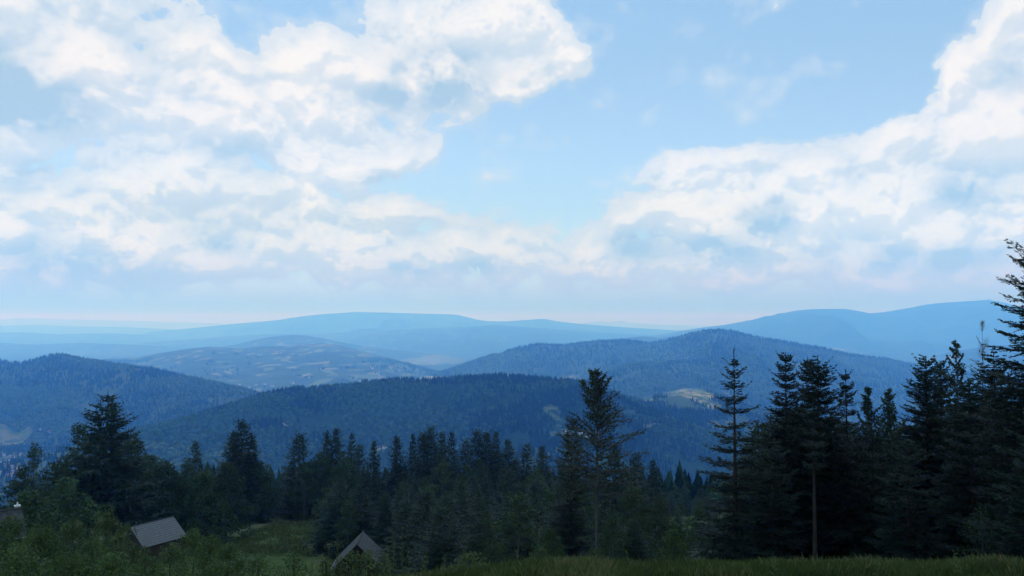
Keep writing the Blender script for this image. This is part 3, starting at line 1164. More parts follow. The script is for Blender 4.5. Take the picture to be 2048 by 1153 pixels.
fir(1469, 697, 31, 2.0, 'slender fir standing alone left of the dark clump, its tiered boughs against the hill', 1, gap=.50, top_gap=.48, taper=.80, ragged=.16, start=.04)
fir(1572, 707, 33, 1.95, 'dark fir with a flat forked tip, left tree of the dense fir clump', 2, gap=.30, taper=.66, nb=8, start=.03, droop=-.08)
fir(1603, 716, 34, 1.8, 'fir with a narrow tip pressed between two taller firs of the clump', 3, gap=.30, taper=.7, nb=8, start=.04)
fir(1641, 712, 31, 2.1, 'broad dark fir with a bushy top right of the long bare stem', 4, gap=.28, taper=.60, nb=9, start=.12, droop=-.05)
h = need_h(1627, 800, 27.5)
place('fir_tree', conifer(17, h, 1.1, start=.62, gap=.34, nb=7), (M_DARKBARK, M_FIR), 1627, 27.5, 'fir with a long bare stem standing before the dark clump', 'fir tree', rz=0.0)
fir(1694, 741, 33, 1.5, 'smaller fir with a thin open top right of the fir clump', 5, gap=.40, taper=.72, start=.04)
fir(1855, 714, 34, 2.5, 'bushy dark spruce with a ragged pointed top right of the two feathery trees', 6, name='spruce_tree', cat='spruce tree', gap=.30, taper=.62, nb=9, start=.03)
fir(1885, 722, 37, 2.0, 'dark spruce pressed behind the ragged pointed spruce', 7, name='spruce_tree', cat='spruce tree', gap=.30, taper=.62, nb=9, start=.03)
fir(1748, 840, 30, 1.7, 'dark fir in front of the feathery trees, its top below theirs', 8, gap=.36, taper=.55, nb=7, start=.03)
fir(2122, 450, 24, 3.0, 'huge spruce cut by the right edge of the photo, its boughs reaching into the sky', 9, name='spruce_tree', cat='spruce tree', gap=.40, taper=.5, nb=8, start=.03, droop=.12, blade=.02)
fir(1995, 705, 31, 2.2, 'wide dark spruce standing left of the huge one at the right edge', 10, name='spruce_tree', cat='spruce tree', gap=.36, taper=.55, nb=8, start=.02)
fir(1945, 760, 28, 1.8, 'dark spruce below the dead snag, its boughs reaching down to the grass', 12, name='spruce_tree', cat='spruce tree', gap=.34, taper=.5, nb=8, start=.02)
fir(2075, 800, 20, 1.6, 'dark bushy spruce low at the right edge above the grass', 13, name='spruce_tree', cat='spruce tree', gap=.34, taper=.5, nb=8, start=.02)
fir(1141, 838, 46, 2.0, 'dark spruce with a broken looking top just left of the airy beech', 14, name='spruce_tree', cat='spruce tree', gap=.44, taper=.62, nb=7, start=.05)
fir(1545, 900, 29, 1.5, 'low dark fir filling the foot of the fir clump', 15, gap=.33, taper=.5, nb=8, start=.02)
fir(1815, 880, 27, 1.4, 'low dark fir beside the bushy spruce, at the edge of the grass', 16, gap=.33, taper=.5, nb=8, start=.02)

# young beech in the middle
h = need_h(1200, 742, 36)
place('beech_tree', airy_tree(31, h, 3.1, crown0=.38, nb=54, leaf=.09, up=.85, leaves=.62, trunk_r=.085), (M_GREYBARK, M_BEECH), 1192, 36,
      'slender young beech with thin layered leaves, the hill showing through its open crown', 'beech tree', rz=.6)
h = need_h(1915, 682, 33)
place('beech_tree', airy_tree(32, h, 1.5, crown0=.40, nb=30, leaf=.10, up=1.0, leaves=.65, trunk_r=.07), (M_GREYBARK, M_BEECH), 1917, 33,
      'beech whose windswept tip rises behind the ragged spruce near the right edge', 'beech tree', rz=2.1)
h = need_h(1732, 772, 35)
place('larch_tree', airy_tree(33, h, 2.0, crown0=.15, nb=44, leaf=.085, up=.9, leaves=.8, trunk_r=.07), (M_GREYBARK, M_BROAD), 1738, 35,
      'feathery green tree with an upswept tip, close right of the fir clump', 'tree', rz=1.0)
h = need_h(1785, 778, 34)
place('larch_tree', airy_tree(34, h, 2.1, crown0=.15, nb=44, leaf=.085, up=.9, leaves=.8, trunk_r=.07), (M_GREYBARK, M_BROAD), 1783, 34,
      'feathery green tree with an upswept tip, close left of the ragged pointed spruce', 'tree', rz=3.0)
h = need_h(1958, 640, 34)
snag = place('dead_tree', airy_tree(35, h, .9, crown0=.70, nb=9, up=1.35, trunk_r=.055, bare=True), (M_DEAD, None), 1968, 34,
             'bare dead snag with a few thin grey branches above the dark spruces', 'dead tree', rz=.4)

# great spruce and its neighbours on the left
h = need_h(212, 780, 105)
ms = conifer(51, h, 8.6, start=.05, gap=.62, nb=9, fine=False, top_gap=.52, taper=.66, ragged=.26, droop=.0, flat=.8, rise=.35)
place('spruce_tree', ms, (M_BARK, M_SPRUCE), 212, 105, 'great wide spruce with a craggy pointed top rising above the trees on the left', 'spruce tree')
for (px, py, Y, RX, sd_, lab) in [
    (70, 874, 112, 2.6, 52, 'narrow dark tree with a rounded tip left of the great spruce'),
    (158, 850, 112, 4.6, 53, 'dark round topped tree against the left flank of the great spruce'),
    (262, 866, 114, 4.8, 54, 'dark leafy tree against the right flank of the great spruce'),
    (45, 935, 104, 3.6, 55, 'dark sloping leafy tree at the far left edge above the hidden roof'),
    (112, 925, 100, 4.6, 56, 'round leafy tree between the far left tree and the great spruce'),
    (135, 965, 84, 4.6, 57, 'broad grey green leafy tree below the great spruce'),
    (60, 985, 78, 4.0, 58, 'leafy tree low on the left above the dark roof with the white chimney'),
    (225, 965, 116, 4.8, 59, 'round leafy tree directly behind the bushes left of the shingled roof'),
    (330, 925, 118, 5.6, 60, 'large domed leafy tree behind the shingled roof'),
    (405, 940, 119, 5.0, 61, 'domed leafy tree behind the shingled roof, to the right of the largest dome'),
    (300, 905, 126, 4.4, 62, 'leafy tree showing between the great spruce and the large dome'),
    (455, 925, 122, 4.2, 63, 'leafy tree at the left end of the clearing'),
    (515, 918, 150, 4.6, 64, 'leafy tree behind the clearing left of the dark gap'),
    (640, 905, 156, 5.0, 65, 'pale round topped leafy tree behind the clearing'),
    (610, 925, 150, 3.4, 66, 'narrow leafy tree right of the dark gap behind the clearing'),
    (690, 915, 150, 4.6, 67, 'leafy tree behind the right end of the clearing'),
]:
    h = need_h(px, py, Y)
    place('broadleaf_tree', broadleaf(sd_, h, RX, stem=.08, leaf=.32, per=150, lumps=52, conic=.45 if RX > 3 else .7), (M_GREYBARK, M_BROAD), px, Y, lab, 'tree')

# ------------------------------------------------------------------ the forest belt across the slope
PROTO = {'spruce': [], 'leafy': []}
for i in range(6):
    PROTO['spruce'].append((conifer(200 + i, 16.0, [4.2, 4.8, 5.2, 4.5, 5.2, 4.0][i], start=.03, gap=.66, nb=10, fine=False, top_gap=.62, taper=[.72, .64, .78, .62, .68, .8][i], ragged=.20, droop=[0, .1, .15, .05, .1, 0][i], density=.95), (M_BARK, M_SPRUCE)))
for i in range(5):
    PROTO['leafy'].append((broadleaf(300 + i, 13.0, [3.2, 3.8, 2.8, 3.4, 2.4][i], stem=.08, leaf=.36, per=120, lumps=40, conic=[.3, .5, .8, .4, .9][i]), (M_GREYBARK, M_BROAD)))
KIND = {'spruce': ('spruce_tree', 'spruce tree', 16.0), 'leafy': ('broadleaf_tree', 'tree', 13.0)}
ROOTS = {}


def belt_tree(kind, v, px, Y, h, label, group=None, wide=1.0):
    nm, cat, h0 = KIND[kind]
    t, _ = ray(px, 900)
    loc = (t * Y, Y, land1(t * Y, Y) - .2)
    sc = h / h0
    w = sc ** .6 * wide
    v = v % len(PROTO[kind])
    key = (kind, v)
    if key not in ROOTS:
        root = empty(nm, loc, random.uniform(0, 6.28), (w, w, sc))
        (a, b), (ma, mb) = PROTO[kind][v]
        link('trunk', a, ma, root)
        link('crown', b, mb, root)
        ROOTS[key] = root
    else:
        root = copy_tree(ROOTS[key], loc, random.uniform(0, 6.28), (w, w, sc))
    for k in ('label', 'category', 'group'):
        if k in root:
            del root[k]
    tag(root, label, cat, group)
    return root


SPIRES = [  # tips that stand against the far ridge
    (392, 880, 160, 2, .8, 'small dark spruce tip behind the leafy trees, right of the great spruce'),
    (482, 842, 150, 4, 1.15, 'broad dark spruce rising above the leafy trees, left of the dark gap'),
    (462, 866, 152, 1, .8, 'small spruce leaning on the left side of the broad dark spruce'),
    (503, 868, 152, 0, .8, 'small spruce on the right side of the broad dark spruce'),
    (598, 862, 155, 3, 1.0, 'dark pointed spruce standing over the dark gap behind the clearing'),
    (655, 860, 165, 0, .8, 'left tip of the twin spruces behind the pale round leafy tree'),
    (672, 858, 165, 1, .85, 'right tip of the twin spruces behind the pale round leafy tree'),
    (701, 866, 166, 5, .8, 'narrow spruce right of the twin spruces'),
    (716, 885, 160, 2, .8, 'short spruce beside the narrow spruce, right of the twins'),
    (747, 880, 168, 5, .9, 'lone small spruce tip standing before the pale valley field'),
    (795, 870, 168, 0, 1.0, 'pointed spruce right of the pale valley field'),
    (826, 866, 170, 5, .8, 'slim spruce left of the close dark group of tips'),
    (848, 857, 165, 3, .85, 'left and lower tip of the close dark group above the clearing'),
    (864, 853, 165, 4, .95, 'highest tip of the close dark group above the second roof'),
    (880, 866, 168, 1, .85, 'right hand tip of the close dark group'),
    (903, 860, 172, 0, .7, 'slim spruce just right of the close dark group'),
    (930, 876, 165, 2, .8, 'low spruce tip between two dark groups in the belt'),
    (955, 860, 160, 4, .9, 'left spruce of the blunt topped dark group in the centre'),
    (972, 858, 160, 3, .9, 'middle spruce of the blunt topped dark group in the centre'),
    (990, 862, 162, 5, .9, 'right spruce of the blunt topped dark group, its tip bent'),
    (1020, 880, 160, 1, .9, 'spruce in the centre of the belt right of the blunt group'),
    (1052, 884, 160, 2, .85, 'rounded spruce left of the broken topped one near the beech'),
    (1085, 890, 150, 0, .9, 'spruce close left of the broken topped one near the beech'),
    (1232, 885, 95, 4, .8, 'dark spruce behind the right side of the airy beech'),
    (1270, 905, 110, 3, .8, 'dark pointed spruce right of the beech'),
    (1303, 918, 115, 5, .9, 'small pointed spruce alone between the beech and the slender fir'),
]
for (px, py, Y, v, wd, lab) in SPIRES:
    belt_tree('spruce', v, px, Y, need_h(px, py, Y), lab, wide=wd * 1.25)

SKY_X = [0, 30, 60, 120, 200, 300, 400, 470, 560, 620, 700, 760, 800, 860, 1000, 1060, 1120, 1180, 1240, 1300, 1360, 1420, 1500, 1700, 2048]
SKY_Y = [985, 975, 940, 930, 895, 895, 892, 890, 900, 908, 912, 924, 910, 888, 884, 892, 905, 915, 925, 945, 955, 950, 920, 860, 820]
rb = np.random.default_rng(12)
cand = []
tries = 0
while len(cand) < 210 and tries < 30000:
    tries += 1
    px = rb.uniform(-30, 2090)
    Y = rb.uniform(48, 245) if rb.random() < .75 else rb.uniform(42, 120)
    # keep the clearing, the cabins and the near shrubs' ground open
    if px < 420 and Y < 118:
        continue
    if 400 <= px < 655 and Y < 152 + max(0, 470 - px) * -.3:
        continue
    if 640 <= px < 860 and Y < (98 if px < 790 else 66):
        continue
    if 860 <= px < 1000 and Y < 58:
        continue
    if px > 1420:
        continue
    t, _ = ray(px, 900)
    X = t * Y
    dmin = min([math.hypot(X - c[0], Y - c[1]) for c in cand] + [99])
    if dmin < 2.0 + Y * .016:
        continue
    z = land1(X, Y)
    want = np.interp(px, SKY_X, SKY_Y) + 6 + rb.gamma(1.3, 13)
    want += np.interp(Y, [40, 60, 100, 150, 250], [95, 70, 40, 10, 0])
    _, s_ = ray(px, want)
    h = s_ * Y - z - (1.6 if px < 1000 and rb.random() < .6 else 0)
    hm_ = np.interp(Y, [40, 80, 120, 250], [8, 12, 17, 24])
    if h > hm_:
        h = hm_ * rb.uniform(.8, 1.0)
    if h < 3.0:
        continue
    cand.append((X, Y, px, h))
for (X, Y, px, h) in cand:
    left = px < 640
    mid = 640 <= px < 1010
    if left:
        kind = 'leafy' if rb.random() < .86 else 'spruce'
        lab, grp = ('leafy tree in the mass of trees on the left behind the clearing' if kind == 'leafy' else 'dark spruce mixed into the leafy trees on the left'), ('leafy trees on the left' if kind == 'leafy' else 'spruces among the leafy trees on the left')
    elif mid:
        kind = 'spruce' if rb.random() < .72 else 'leafy'
        lab, grp = ('dark spruce in the dense wood behind the gabled cabin' if kind == 'spruce' else 'leafy tree caught in the dense spruce wood behind the gabled cabin'), ('spruces of the dense wood' if kind == 'spruce' else 'leafy trees in the dense wood')
    elif px < 1420:
        kind = 'spruce' if rb.random() < .6 else 'leafy'
        lab, grp = ('dark young spruce on the slope around the foot of the airy beech' if kind == 'spruce' else 'young leafy tree on the slope around the foot of the airy beech'), ('spruces below the beech' if kind == 'spruce' else 'leafy trees below the beech')
    else:
        kind = 'spruce'
        lab, grp = 'dark spruce half hidden behind the firs on the right', 'spruces behind the firs'
    belt_tree(kind, int(rb.integers(0, 6)), px, Y, h, lab, grp, wide=rb.uniform(.85, 1.2))
for (px, top, Y, v, lab) in [
    (668, 985, 108, 2, 'dark spruce at the right end of the clearing, just left of the gabled cabin'),
    (722, 975, 104, 4, 'dark spruce standing straight behind the gabled cabin'),
    (772, 985, 100, 0, 'dark spruce behind the right roof slope of the gabled cabin'),
    (812, 995, 84, 3, 'dark spruce close to the right of the gabled cabin'),
    (850, 985, 80, 1, 'dark spruce second to the right of the gabled cabin'),
    (893, 990, 74, 2, 'dark spruce left of the pale pointed sapling'),
    (1020, 985, 66, 4, 'dark spruce right of the pale pointed sapling'),
]:
    belt_tree('spruce', v, px, Y, need_h(px, top, Y), lab, wide=1.3)
rr_ = np.random.default_rng(31)
for i in range(26):
    px = 1500 + i * 22 + rr_.uniform(-8, 8)
    Y = rr_.uniform(37, 50)
    top = np.interp(px, [1500, 1560, 1620, 1700, 1800, 1860, 1960, 2060], [880, 800, 800, 830, 840, 800, 770, 740]) + rr_.uniform(0, 60)
    belt_tree('spruce', int(rr_.integers(0, 6)), px, Y, need_h(px, top, Y), 'dark spruce filling the shadows behind the firs on the right', 'spruces behind the firs', wide=1.25)



# ------------------------------------------------------------------ cabins
def mat_shingle(name, a, b, sx=3.2, sy=5.0):
    m, g = new_mat(name)
    tc = g.n('ShaderNodeTexCoord')
    uv = tc.outputs['UV']
    br = g.n('ShaderNodeTexBrick')
    g.put(br.inputs['Vector'], uv)
    br.inputs['Color1'].default_value = (*a, 1)
    br.inputs['Color2'].default_value = (*b, 1)
    br.inputs['Mortar'].default_value = (a[0] * .35, a[1] * .35, a[2] * .35, 1)
    br.inputs['Scale'].default_value = 1.0
    br.inputs['Brick Width'].default_value = 1 / sx
    br.inputs['Row Height'].default_value = 1 / sy
    br.inputs['Mortar Size'].default_value = .018
    col = g.mix(g.ss(g.noise(uv, 2.2, 5, .7), .35, .7), br.outputs['Color'], g.mix(.5, a, (.10, .11, .09)))
    return finish(m, g, col, .75, .3, bump=br.outputs['Fac'], bstr=-.6, bdist=.02)


def mat_planks(name, a, b):
    m, g = new_mat(name)
    tc = g.n('ShaderNodeTexCoord')
    p = tc.outputs['Object']
    w = g.n('ShaderNodeTexWave', wave_type='BANDS', bands_direction='Z')
    g.put(w.inputs['Vector'], p)
    w.inputs['Scale'].default_value = 2.2
    n = g.noise(g.v('MULTIPLY', p, (.6, .6, 9)), 3, 5, .7)
    col = g.mix(g.ss(n, .3, .7), a, b)
    col = g.mix(g.ss(w.outputs['Fac'], .12, .0), col, (.01, .008, .006))
    return finish(m, g, col, .8, .15, bump=w.outputs['Fac'], bstr=.5, bdist=.02)


def simple(name, col, rough=.7, spec=.3, var=.25, sc=6):
    m, g = new_mat(name)
    tc = g.n('ShaderNodeTexCoord')
    n = g.noise(tc.outputs['Object'], sc, 4, .6)
    return finish(m, g, g.mix(g.ss(n, .3, .7), tuple(c * (1 - var) for c in col), col), rough, spec)


M_SHINGLE = mat_shingle('grey_shingles', (.15, .155, .16), (.205, .21, .215), 4.5, 8.0)
M_SHINGLE_D = mat_shingle('slate_shingles', (.045, .052, .058), (.065, .072, .08), 4.5, 8.0)
M_ROOF_DK = mat_shingle('dark_roofing', (.014, .016, .020), (.022, .024, .028), 4.5, 8.0)
M_PLANK = mat_planks('brown_planks', (.050, .036, .026), (.085, .06, .042))
M_PLANK_D = mat_planks('dark_planks', (.022, .018, .016), (.040, .032, .026))
M_WHITE = simple('white_paint', (.75, .76, .76), .5)
M_STONE = simple('chimney_render', (.30, .29, .28), .9, .1)
M_GLASS = simple('window_glass', (.02, .025, .03), .08, .8, .1)
M_METAL = simple('zinc', (.45, .47, .5), .4, .6)
M_GALV = simple('grey_steel', (.25, .26, .28), .5, .5)


def prism(name, V, faces, mat, parent, uvs=None):
    me_ = bpy.data.meshes.new(name)
    me_.from_pydata([tuple(v) for v in V], [], faces)
    if uvs is not None:
        ul = me_.uv_layers.new(name='UVMap')
        for poly in me_.polygons:
            n = poly.normal
            ax = 0
            for li in poly.loop_indices:
                co = me_.vertices[me_.loops[li].vertex_index].co
                ul.data[li].uv = (co.x, math.hypot(co.y, co.z) if uvs == 'slope' else co.z)
    return link(name, me_, mat, parent)


def box(name, c, sz, mat, parent, rot=0.0):
    x, y, z = c
    a, b, h = sz[0] / 2, sz[1] / 2, sz[2] / 2
    V = []
    for dz in (-h, h):
        for dx, dy in ((-a, -b), (a, -b), (a, b), (-a, b)):
            V.append((x + dx, y + dy, z + dz))
    Fc = [(0, 3, 2, 1), (4, 5, 6, 7), (0, 1, 5, 4), (1, 2, 6, 5), (2, 3, 7, 6), (3, 0, 4, 7)]
    return prism(name, V, Fc, mat, parent)


def cabin(loc, yaw, ridge_len, half_w, rise, wall_h, label, roof_mat, wall_mat, over=.35, chimney=None, gable_win=True, name='cabin', ridge_cap=True, frame=None, gw=.60):
    frame = frame or M_PLANK_D
    """local x along the ridge; loc is the middle of the cabin at the height of the wall foot"""
    root = empty(name, loc, yaw)
    a, b = ridge_len / 2, half_w
    ai, bi = a - over, b - over
    pitch = rise / half_w
    zr = wall_h + rise
    zi = wall_h + pitch * over      # wall plate height at the inner line
    V = [(-ai, -bi, 0), (ai, -bi, 0), (ai, bi, 0), (-ai, bi, 0), (-ai, -bi, zi - .05), (ai, -bi, zi - .05), (ai, bi, zi - .05), (-ai, bi, zi - .05), (-ai, 0, zr - .08), (ai, 0, zr - .08)]
    Fc = [(0, 1, 5, 4), (2, 3, 7, 6), (1, 2, 6, 9, 5), (3, 0, 4, 8, 7), (3, 2, 1, 0)]
    prism('wall', V, Fc, wall_mat, root)
    th = .09
    for sg in (-1, 1):
        V = [(-a, 0, zr), (a, 0, zr), (a, sg * b, wall_h), (-a, sg * b, wall_h)]
        V += [(x, y, z + th) for (x, y, z) in V]
        Fc = [(0, 1, 2, 3), (4, 7, 6, 5), (0, 4, 5, 1), (1, 5, 6, 2), (2, 6, 7, 3), (3, 7, 4, 0)]
        if sg < 0:
            Fc = [tuple(reversed(f)) for f in Fc]
        rf = prism('roof', V, Fc, roof_mat, root, 'slope')
        g_ = Mesh()
        g_.tube([(-a, sg * (b + .05), wall_h - .02), (a, sg * (b + .05), wall_h - .02)], [.06, .06], 8)
        link('gutter', g_.mesh('gutter'), M_GALV, rf)
    if ridge_cap:
        g_ = Mesh()
        g_.tube([(-a - .02, 0, zr + th), (a + .02, 0, zr + th)], [.085, .085], 8)
        link('ridge_cap', g_.mesh('ridge_cap'), M_SHINGLE_D, root)
    for sx in (-1, 1):          # verge boards along the gables
        for sg in (-1, 1):
            V = []
            for xx in (sx * (a + .005), sx * (a + .035)):
                V += [(xx, 0, zr + th + .012), (xx, sg * (b + .01), wall_h + th), (xx, sg * (b + .01), wall_h - .14), (xx, 0, zr - .16)]
            prism('verge_board', V, [(0, 1, 2, 3), (4, 7, 6, 5), (0, 4, 5, 1), (1, 5, 6, 2), (2, 6, 7, 3), (3, 7, 4, 0)], wall_mat, root)
    if gable_win:
        for sx in (-1, 1):
            x = sx * (ai + .02)
            w = box('window', (x, 0, wall_h + rise * .42), (.06, gw, gw), frame, root)
            box('pane', (sx * (ai + .055), 0, wall_h + rise * .42), (.02, gw * .78, gw * .78), M_GLASS, w)
    d = box('door', (-ai * .2, -bi - .025, .98), (.9, .05, 1.95), M_PLANK_D if wall_mat is M_PLANK else M_PLANK, root)
    box('handle', (-ai * .2 + .34, -bi - .07, 1.0), (.12, .04, .03), M_METAL, d)
    for sx in (-1, 1):
        w = box('window', (ai * .62 * sx, bi + .02, max(1.0, wall_h * .55)), (.8, .06, .7), frame, root)
        box('pane', (ai * .62 * sx, bi + .055, max(1.0, wall_h * .55)), (.68, .02, .58), M_GLASS, w)
    if chimney:
        cx, cyy, ch = chimney
        c = box('chimney', (cx, cyy, zr - .2 + ch / 2), (.34, .34, ch + .4), M_STONE, root)
        box('cap', (cx, cyy, zr + ch + .045), (.44, .44, .09), M_WHITE, c)
        pm = Mesh()
        pm.tube([(cx, cyy, zr + ch + .12), (cx, cyy, zr + ch + .34)], [.06, .06], 10)
        link('flue', pm.mesh('flue'), M_WHITE, c)
    tag(root, label, 'cabin')
    return root


# shingled roof seen over the bushes on the left
A = at(347, 1034.6, 104)
d_ = Vector((math.cos(R(240)), math.sin(R(240)), 0))
RL, HW, RS = 6.2, 2.62, 2.05
c_ = A + d_ * RL / 2
ground_z = min(land1(c_.x + dx, c_.y + dy) for dx in (-3, 0, 3) for dy in (-3, 0, 3))
wh = A.z - RS - ground_z + .1
cabin((c_.x, c_.y, A.z - RS - wh), R(240), RL, HW, RS, wh, 'brown plank cabin on the left, its weathered grey shingle roof tilted among the bushes', M_SHINGLE, M_PLANK)

# gabled cabin in front of the dense spruce wood
A = at(714, 1091, 86)
B = at(726, 1064, 91.4)
yaw = math.atan2(B.y - A.y, B.x - A.x)
RL, HW, RS = 5.4, 2.8, 2.75
c_ = A + Vector((math.cos(yaw), math.sin(yaw), 0)) * RL / 2
gz = min(land1(c_.x + dx, c_.y + dy) for dx in (-3, 0, 3) for dy in (-3, 0, 3))
wh = max(.5, A.z - RS - gz + .1)
cabin((c_.x, c_.y, A.z - RS - wh), yaw, RL, HW, RS, wh, 'dark cabin with a steep slate grey roof, its gable facing the viewer below the spruces', M_SHINGLE_D, M_PLANK_D, over=.40, gw=.42, frame=M_PLANK)

# roof end at the far left
A = at(44, 1019, 66)
yaw3 = R(40)
c_ = A - Vector((math.cos(yaw3), math.sin(yaw3), 0)) * 3.6
gz = land1(c_.x, c_.y) - .6
wh = max(.8, A.z - 1.7 - gz)
cabin((c_.x, c_.y, A.z - 1.7 - wh), yaw3, 7.2, 2.6, 1.7, wh, 'dark roofed cabin at the far left edge with a white capped chimney', M_ROOF_DK, M_PLANK_D, chimney=(3.3, .25, .25), gable_win=False)

# ------------------------------------------------------------------ shrubs, saplings and tall weeds
def shrub(px, py, Y, RX, label, seed, mat=M_SHRUB, leaf=.085, group=None, cat='shrub', name='shrub', per=1500, lumps=34, conic=.2, stem=0.0):
    h = need_h(px, py, Y)
    ms = broadleaf(seed, max(h, .6), RX, stem=stem, leaf=leaf, per=per, lumps=lumps, conic=conic, trunk_r=.03, lobe=.34)
    return place(name, ms, (M_GREYBARK, mat), px, Y, label, cat, group, sink=.05, parts=('stem', 'foliage'))


shrub(24, 1044, 36, 2.2, 'rounded leafy bush at the left edge below the dark roofed cabin', 401)
shrub(85, 1060, 31, 1.8, 'leafy bush in the lower left corner, second from the edge', 402)
shrub(150, 1042, 33, 1.7, 'leafy bush with pale flower heads between the dark roof and the shingled roof', 403)
shrub(215, 1026, 36, 1.6, 'tallest bush left of the shingled roof, its top touching the dark trees', 404)
shrub(252, 1056, 32, 1.2, 'leafy bush overlapping the left end of the shingled roof', 405)
shrub(40, 1105, 21, 1.3, 'low bush at the bottom left corner of the photo', 406, leaf=.07)
shrub(135, 1112, 20, 1.2, 'low bush along the bottom edge below the bush with pale flower heads', 407, leaf=.07)
shrub(230, 1118, 20, 1.1, 'low bush along the bottom edge below the left end of the shingled roof', 408, leaf=.07)
shrub(390, 1062, 34, 1.2, 'bright green leafy bush just right of the shingled roof', 409)
shrub(425, 1078, 31, 1.2, 'bright green bush at the lower end of the grass track', 410)
shrub(460, 1090, 28, 1.0, 'small bush right of the bright green ones, in front of the clearing', 411)
shrub(345, 1096, 26, 1.15, 'low bush under the eave of the shingled roof', 412, leaf=.07)
shrub(295, 1108, 25, .8, 'low bush before the brown wall at the lower corner of the shingled roof', 429, leaf=.07)
shrub(520, 1118, 22, .9, 'low leafy tuft at the foot of the clearing', 413, leaf=.07, per=1100)
shrub(590, 1112, 24, .9, 'low leafy tuft at the foot of the clearing left of the gabled cabin', 414, leaf=.07, per=1100)
shrub(738, 1110, 19, .6, 'yellow green leafy weed clump in front of the gabled cabin', 415, mat=M_WEED, leaf=.06, per=1600)
shrub(655, 1126, 19, .5, 'low green weed clump at the left foot of the gabled cabin', 416, mat=M_WEED, leaf=.06, per=1600)
shrub(1085, 1122, 18, .4, 'small pale green weed clump in the grass left of the beech', 417, mat=M_WEED, leaf=.05, per=1800)
shrub(705, 1112, 19, .6, 'green weed clump hiding the foot of the gable of the cabin', 430, mat=M_WEED, leaf=.06, per=1600)
shrub(768, 1116, 19, .4, 'bright weed clump below the right roof edge of the gabled cabin', 431, mat=M_WEED, leaf=.06, per=1600)
shrub(940, 1128, 18, .6, 'low weed clump at the grass edge below the dense wood', 418, mat=M_WEED, leaf=.055, per=1500)
shrub(1195, 1106, 19, .35, 'small pale plant in the grass at the foot of the beech stem', 419, mat=M_WEED, leaf=.05, per=1500)
shrub(975, 1035, 50, 1.0, 'pale green sapling with a pointed top before the dark spruces', 420, mat=M_BROAD, cat='sapling', name='sapling', conic=.9, leaf=.10)
shrub(982, 1092, 34, .8, 'small bright sapling at the grass edge below the pointed one', 421, mat=M_BROAD, cat='sapling', name='sapling', conic=.8, leaf=.08)
shrub(1265, 975, 52, 1.9, 'grey green leafy young tree just right of the beech stem', 422, mat=M_BROAD, cat='young tree', name='young_tree', conic=.4, leaf=.12, per=700, lumps=50)
shrub(1320, 985, 56, 1.8, 'leafy young tree between the beech and the slender fir', 423, mat=M_BROAD, cat='young tree', name='young_tree', conic=.6, leaf=.12, per=700, lumps=50)
shrub(1395, 1015, 44, 1.3, 'light green young tree close left of the slender fir', 424, mat=M_BROAD, cat='young tree', name='young_tree', conic=.5, leaf=.10, per=900, lumps=44)
shrub(1220, 1040, 42, 1.2, 'low grey green young tree at the right foot of the beech', 425, mat=M_BROAD, cat='young tree', name='young_tree', conic=.4, leaf=.10, per=900, lumps=40)
shrub(1345, 1060, 36, .9, 'low bush at the grass edge left of the slender fir', 426, leaf=.08)
shrub(1100, 1060, 40, 1.2, 'dark low bush at the left foot of the beech', 427, mat=M_BROAD, leaf=.09)
shrub(1960, 1020, 24, .8, 'thin young tree before the dark spruces near the right edge', 428, mat=M_BROAD, cat='young tree', name='young_tree', conic=.5, leaf=.08, per=800)


def weed(px, py, Y, label, seed, mat=M_WEED, leaf=.13, stems=3, spread=.12, plume=False):
    r = np.random.default_rng(seed)
    h = max(.35, need_h(px, py, Y))
    st, lf = Mesh(), Mesh()
    P, D, L, S, T = [], [], [], [], []
    for k in range(stems):
        hh = h * (1 if k == 0 else r.uniform(.6, .9))
        a = r.uniform(0, 6.28)
        top = np.array([math.cos(a) * spread * hh, math.sin(a) * spread * hh, hh]) * (1.0 if k else np.array([.4, .4, 1]))
        b = np.array([r.normal(0, .05), r.normal(0, .05), 0])
        pts = [b, (b + top) / 2 + [0, 0, .03], top]
        st.tube(pts, [.010, .007, .003], 4)
        n = int(hh / .045)
        for i in range(n):
            f = (i + .5) / n
            if f < .15:
                continue
            p = b + (top - b) * f
            a2 = i * 2.4 + r.normal(0, .3)
            up = .2 + .6 * f
            d = unit(np.array([math.cos(a2), math.sin(a2), up]))
            P.append(p)
            D.append(d)
            L.append(leaf * (1.1 - .65 * f) * r.uniform(.7, 1.3))
            S.append(unit(np.cross(d, [0, 0, 1.0]) + r.normal(0, .2, 3)))
            T.append(min(.92, .25 + .5 * f * r.random() + .2 * r.random()))
        if plume:
            for i in range(60):
                p = top + r.normal(0, 1, 3) * [.05, .05, .05] + [0, 0, -.04]
                d = unit(r.normal(0, 1, 3) + [0, 0, .6])
                P.append(p)
                D.append(d)
                L.append(.035)
                S.append(unit(np.cross(d, r.normal(0, 1, 3))))
                T.append(.97)
    L = np.array(L)
    lf.quads(kites(np.array(P), np.array(D), L, L * .17, np.array(S)), np.array(T))
    return place('weed', (st.mesh('stem'), lf.mesh('leaves')), (M_WEED, mat), px, Y, label, 'weed', sink=.03, parts=('stem', 'leaves'))


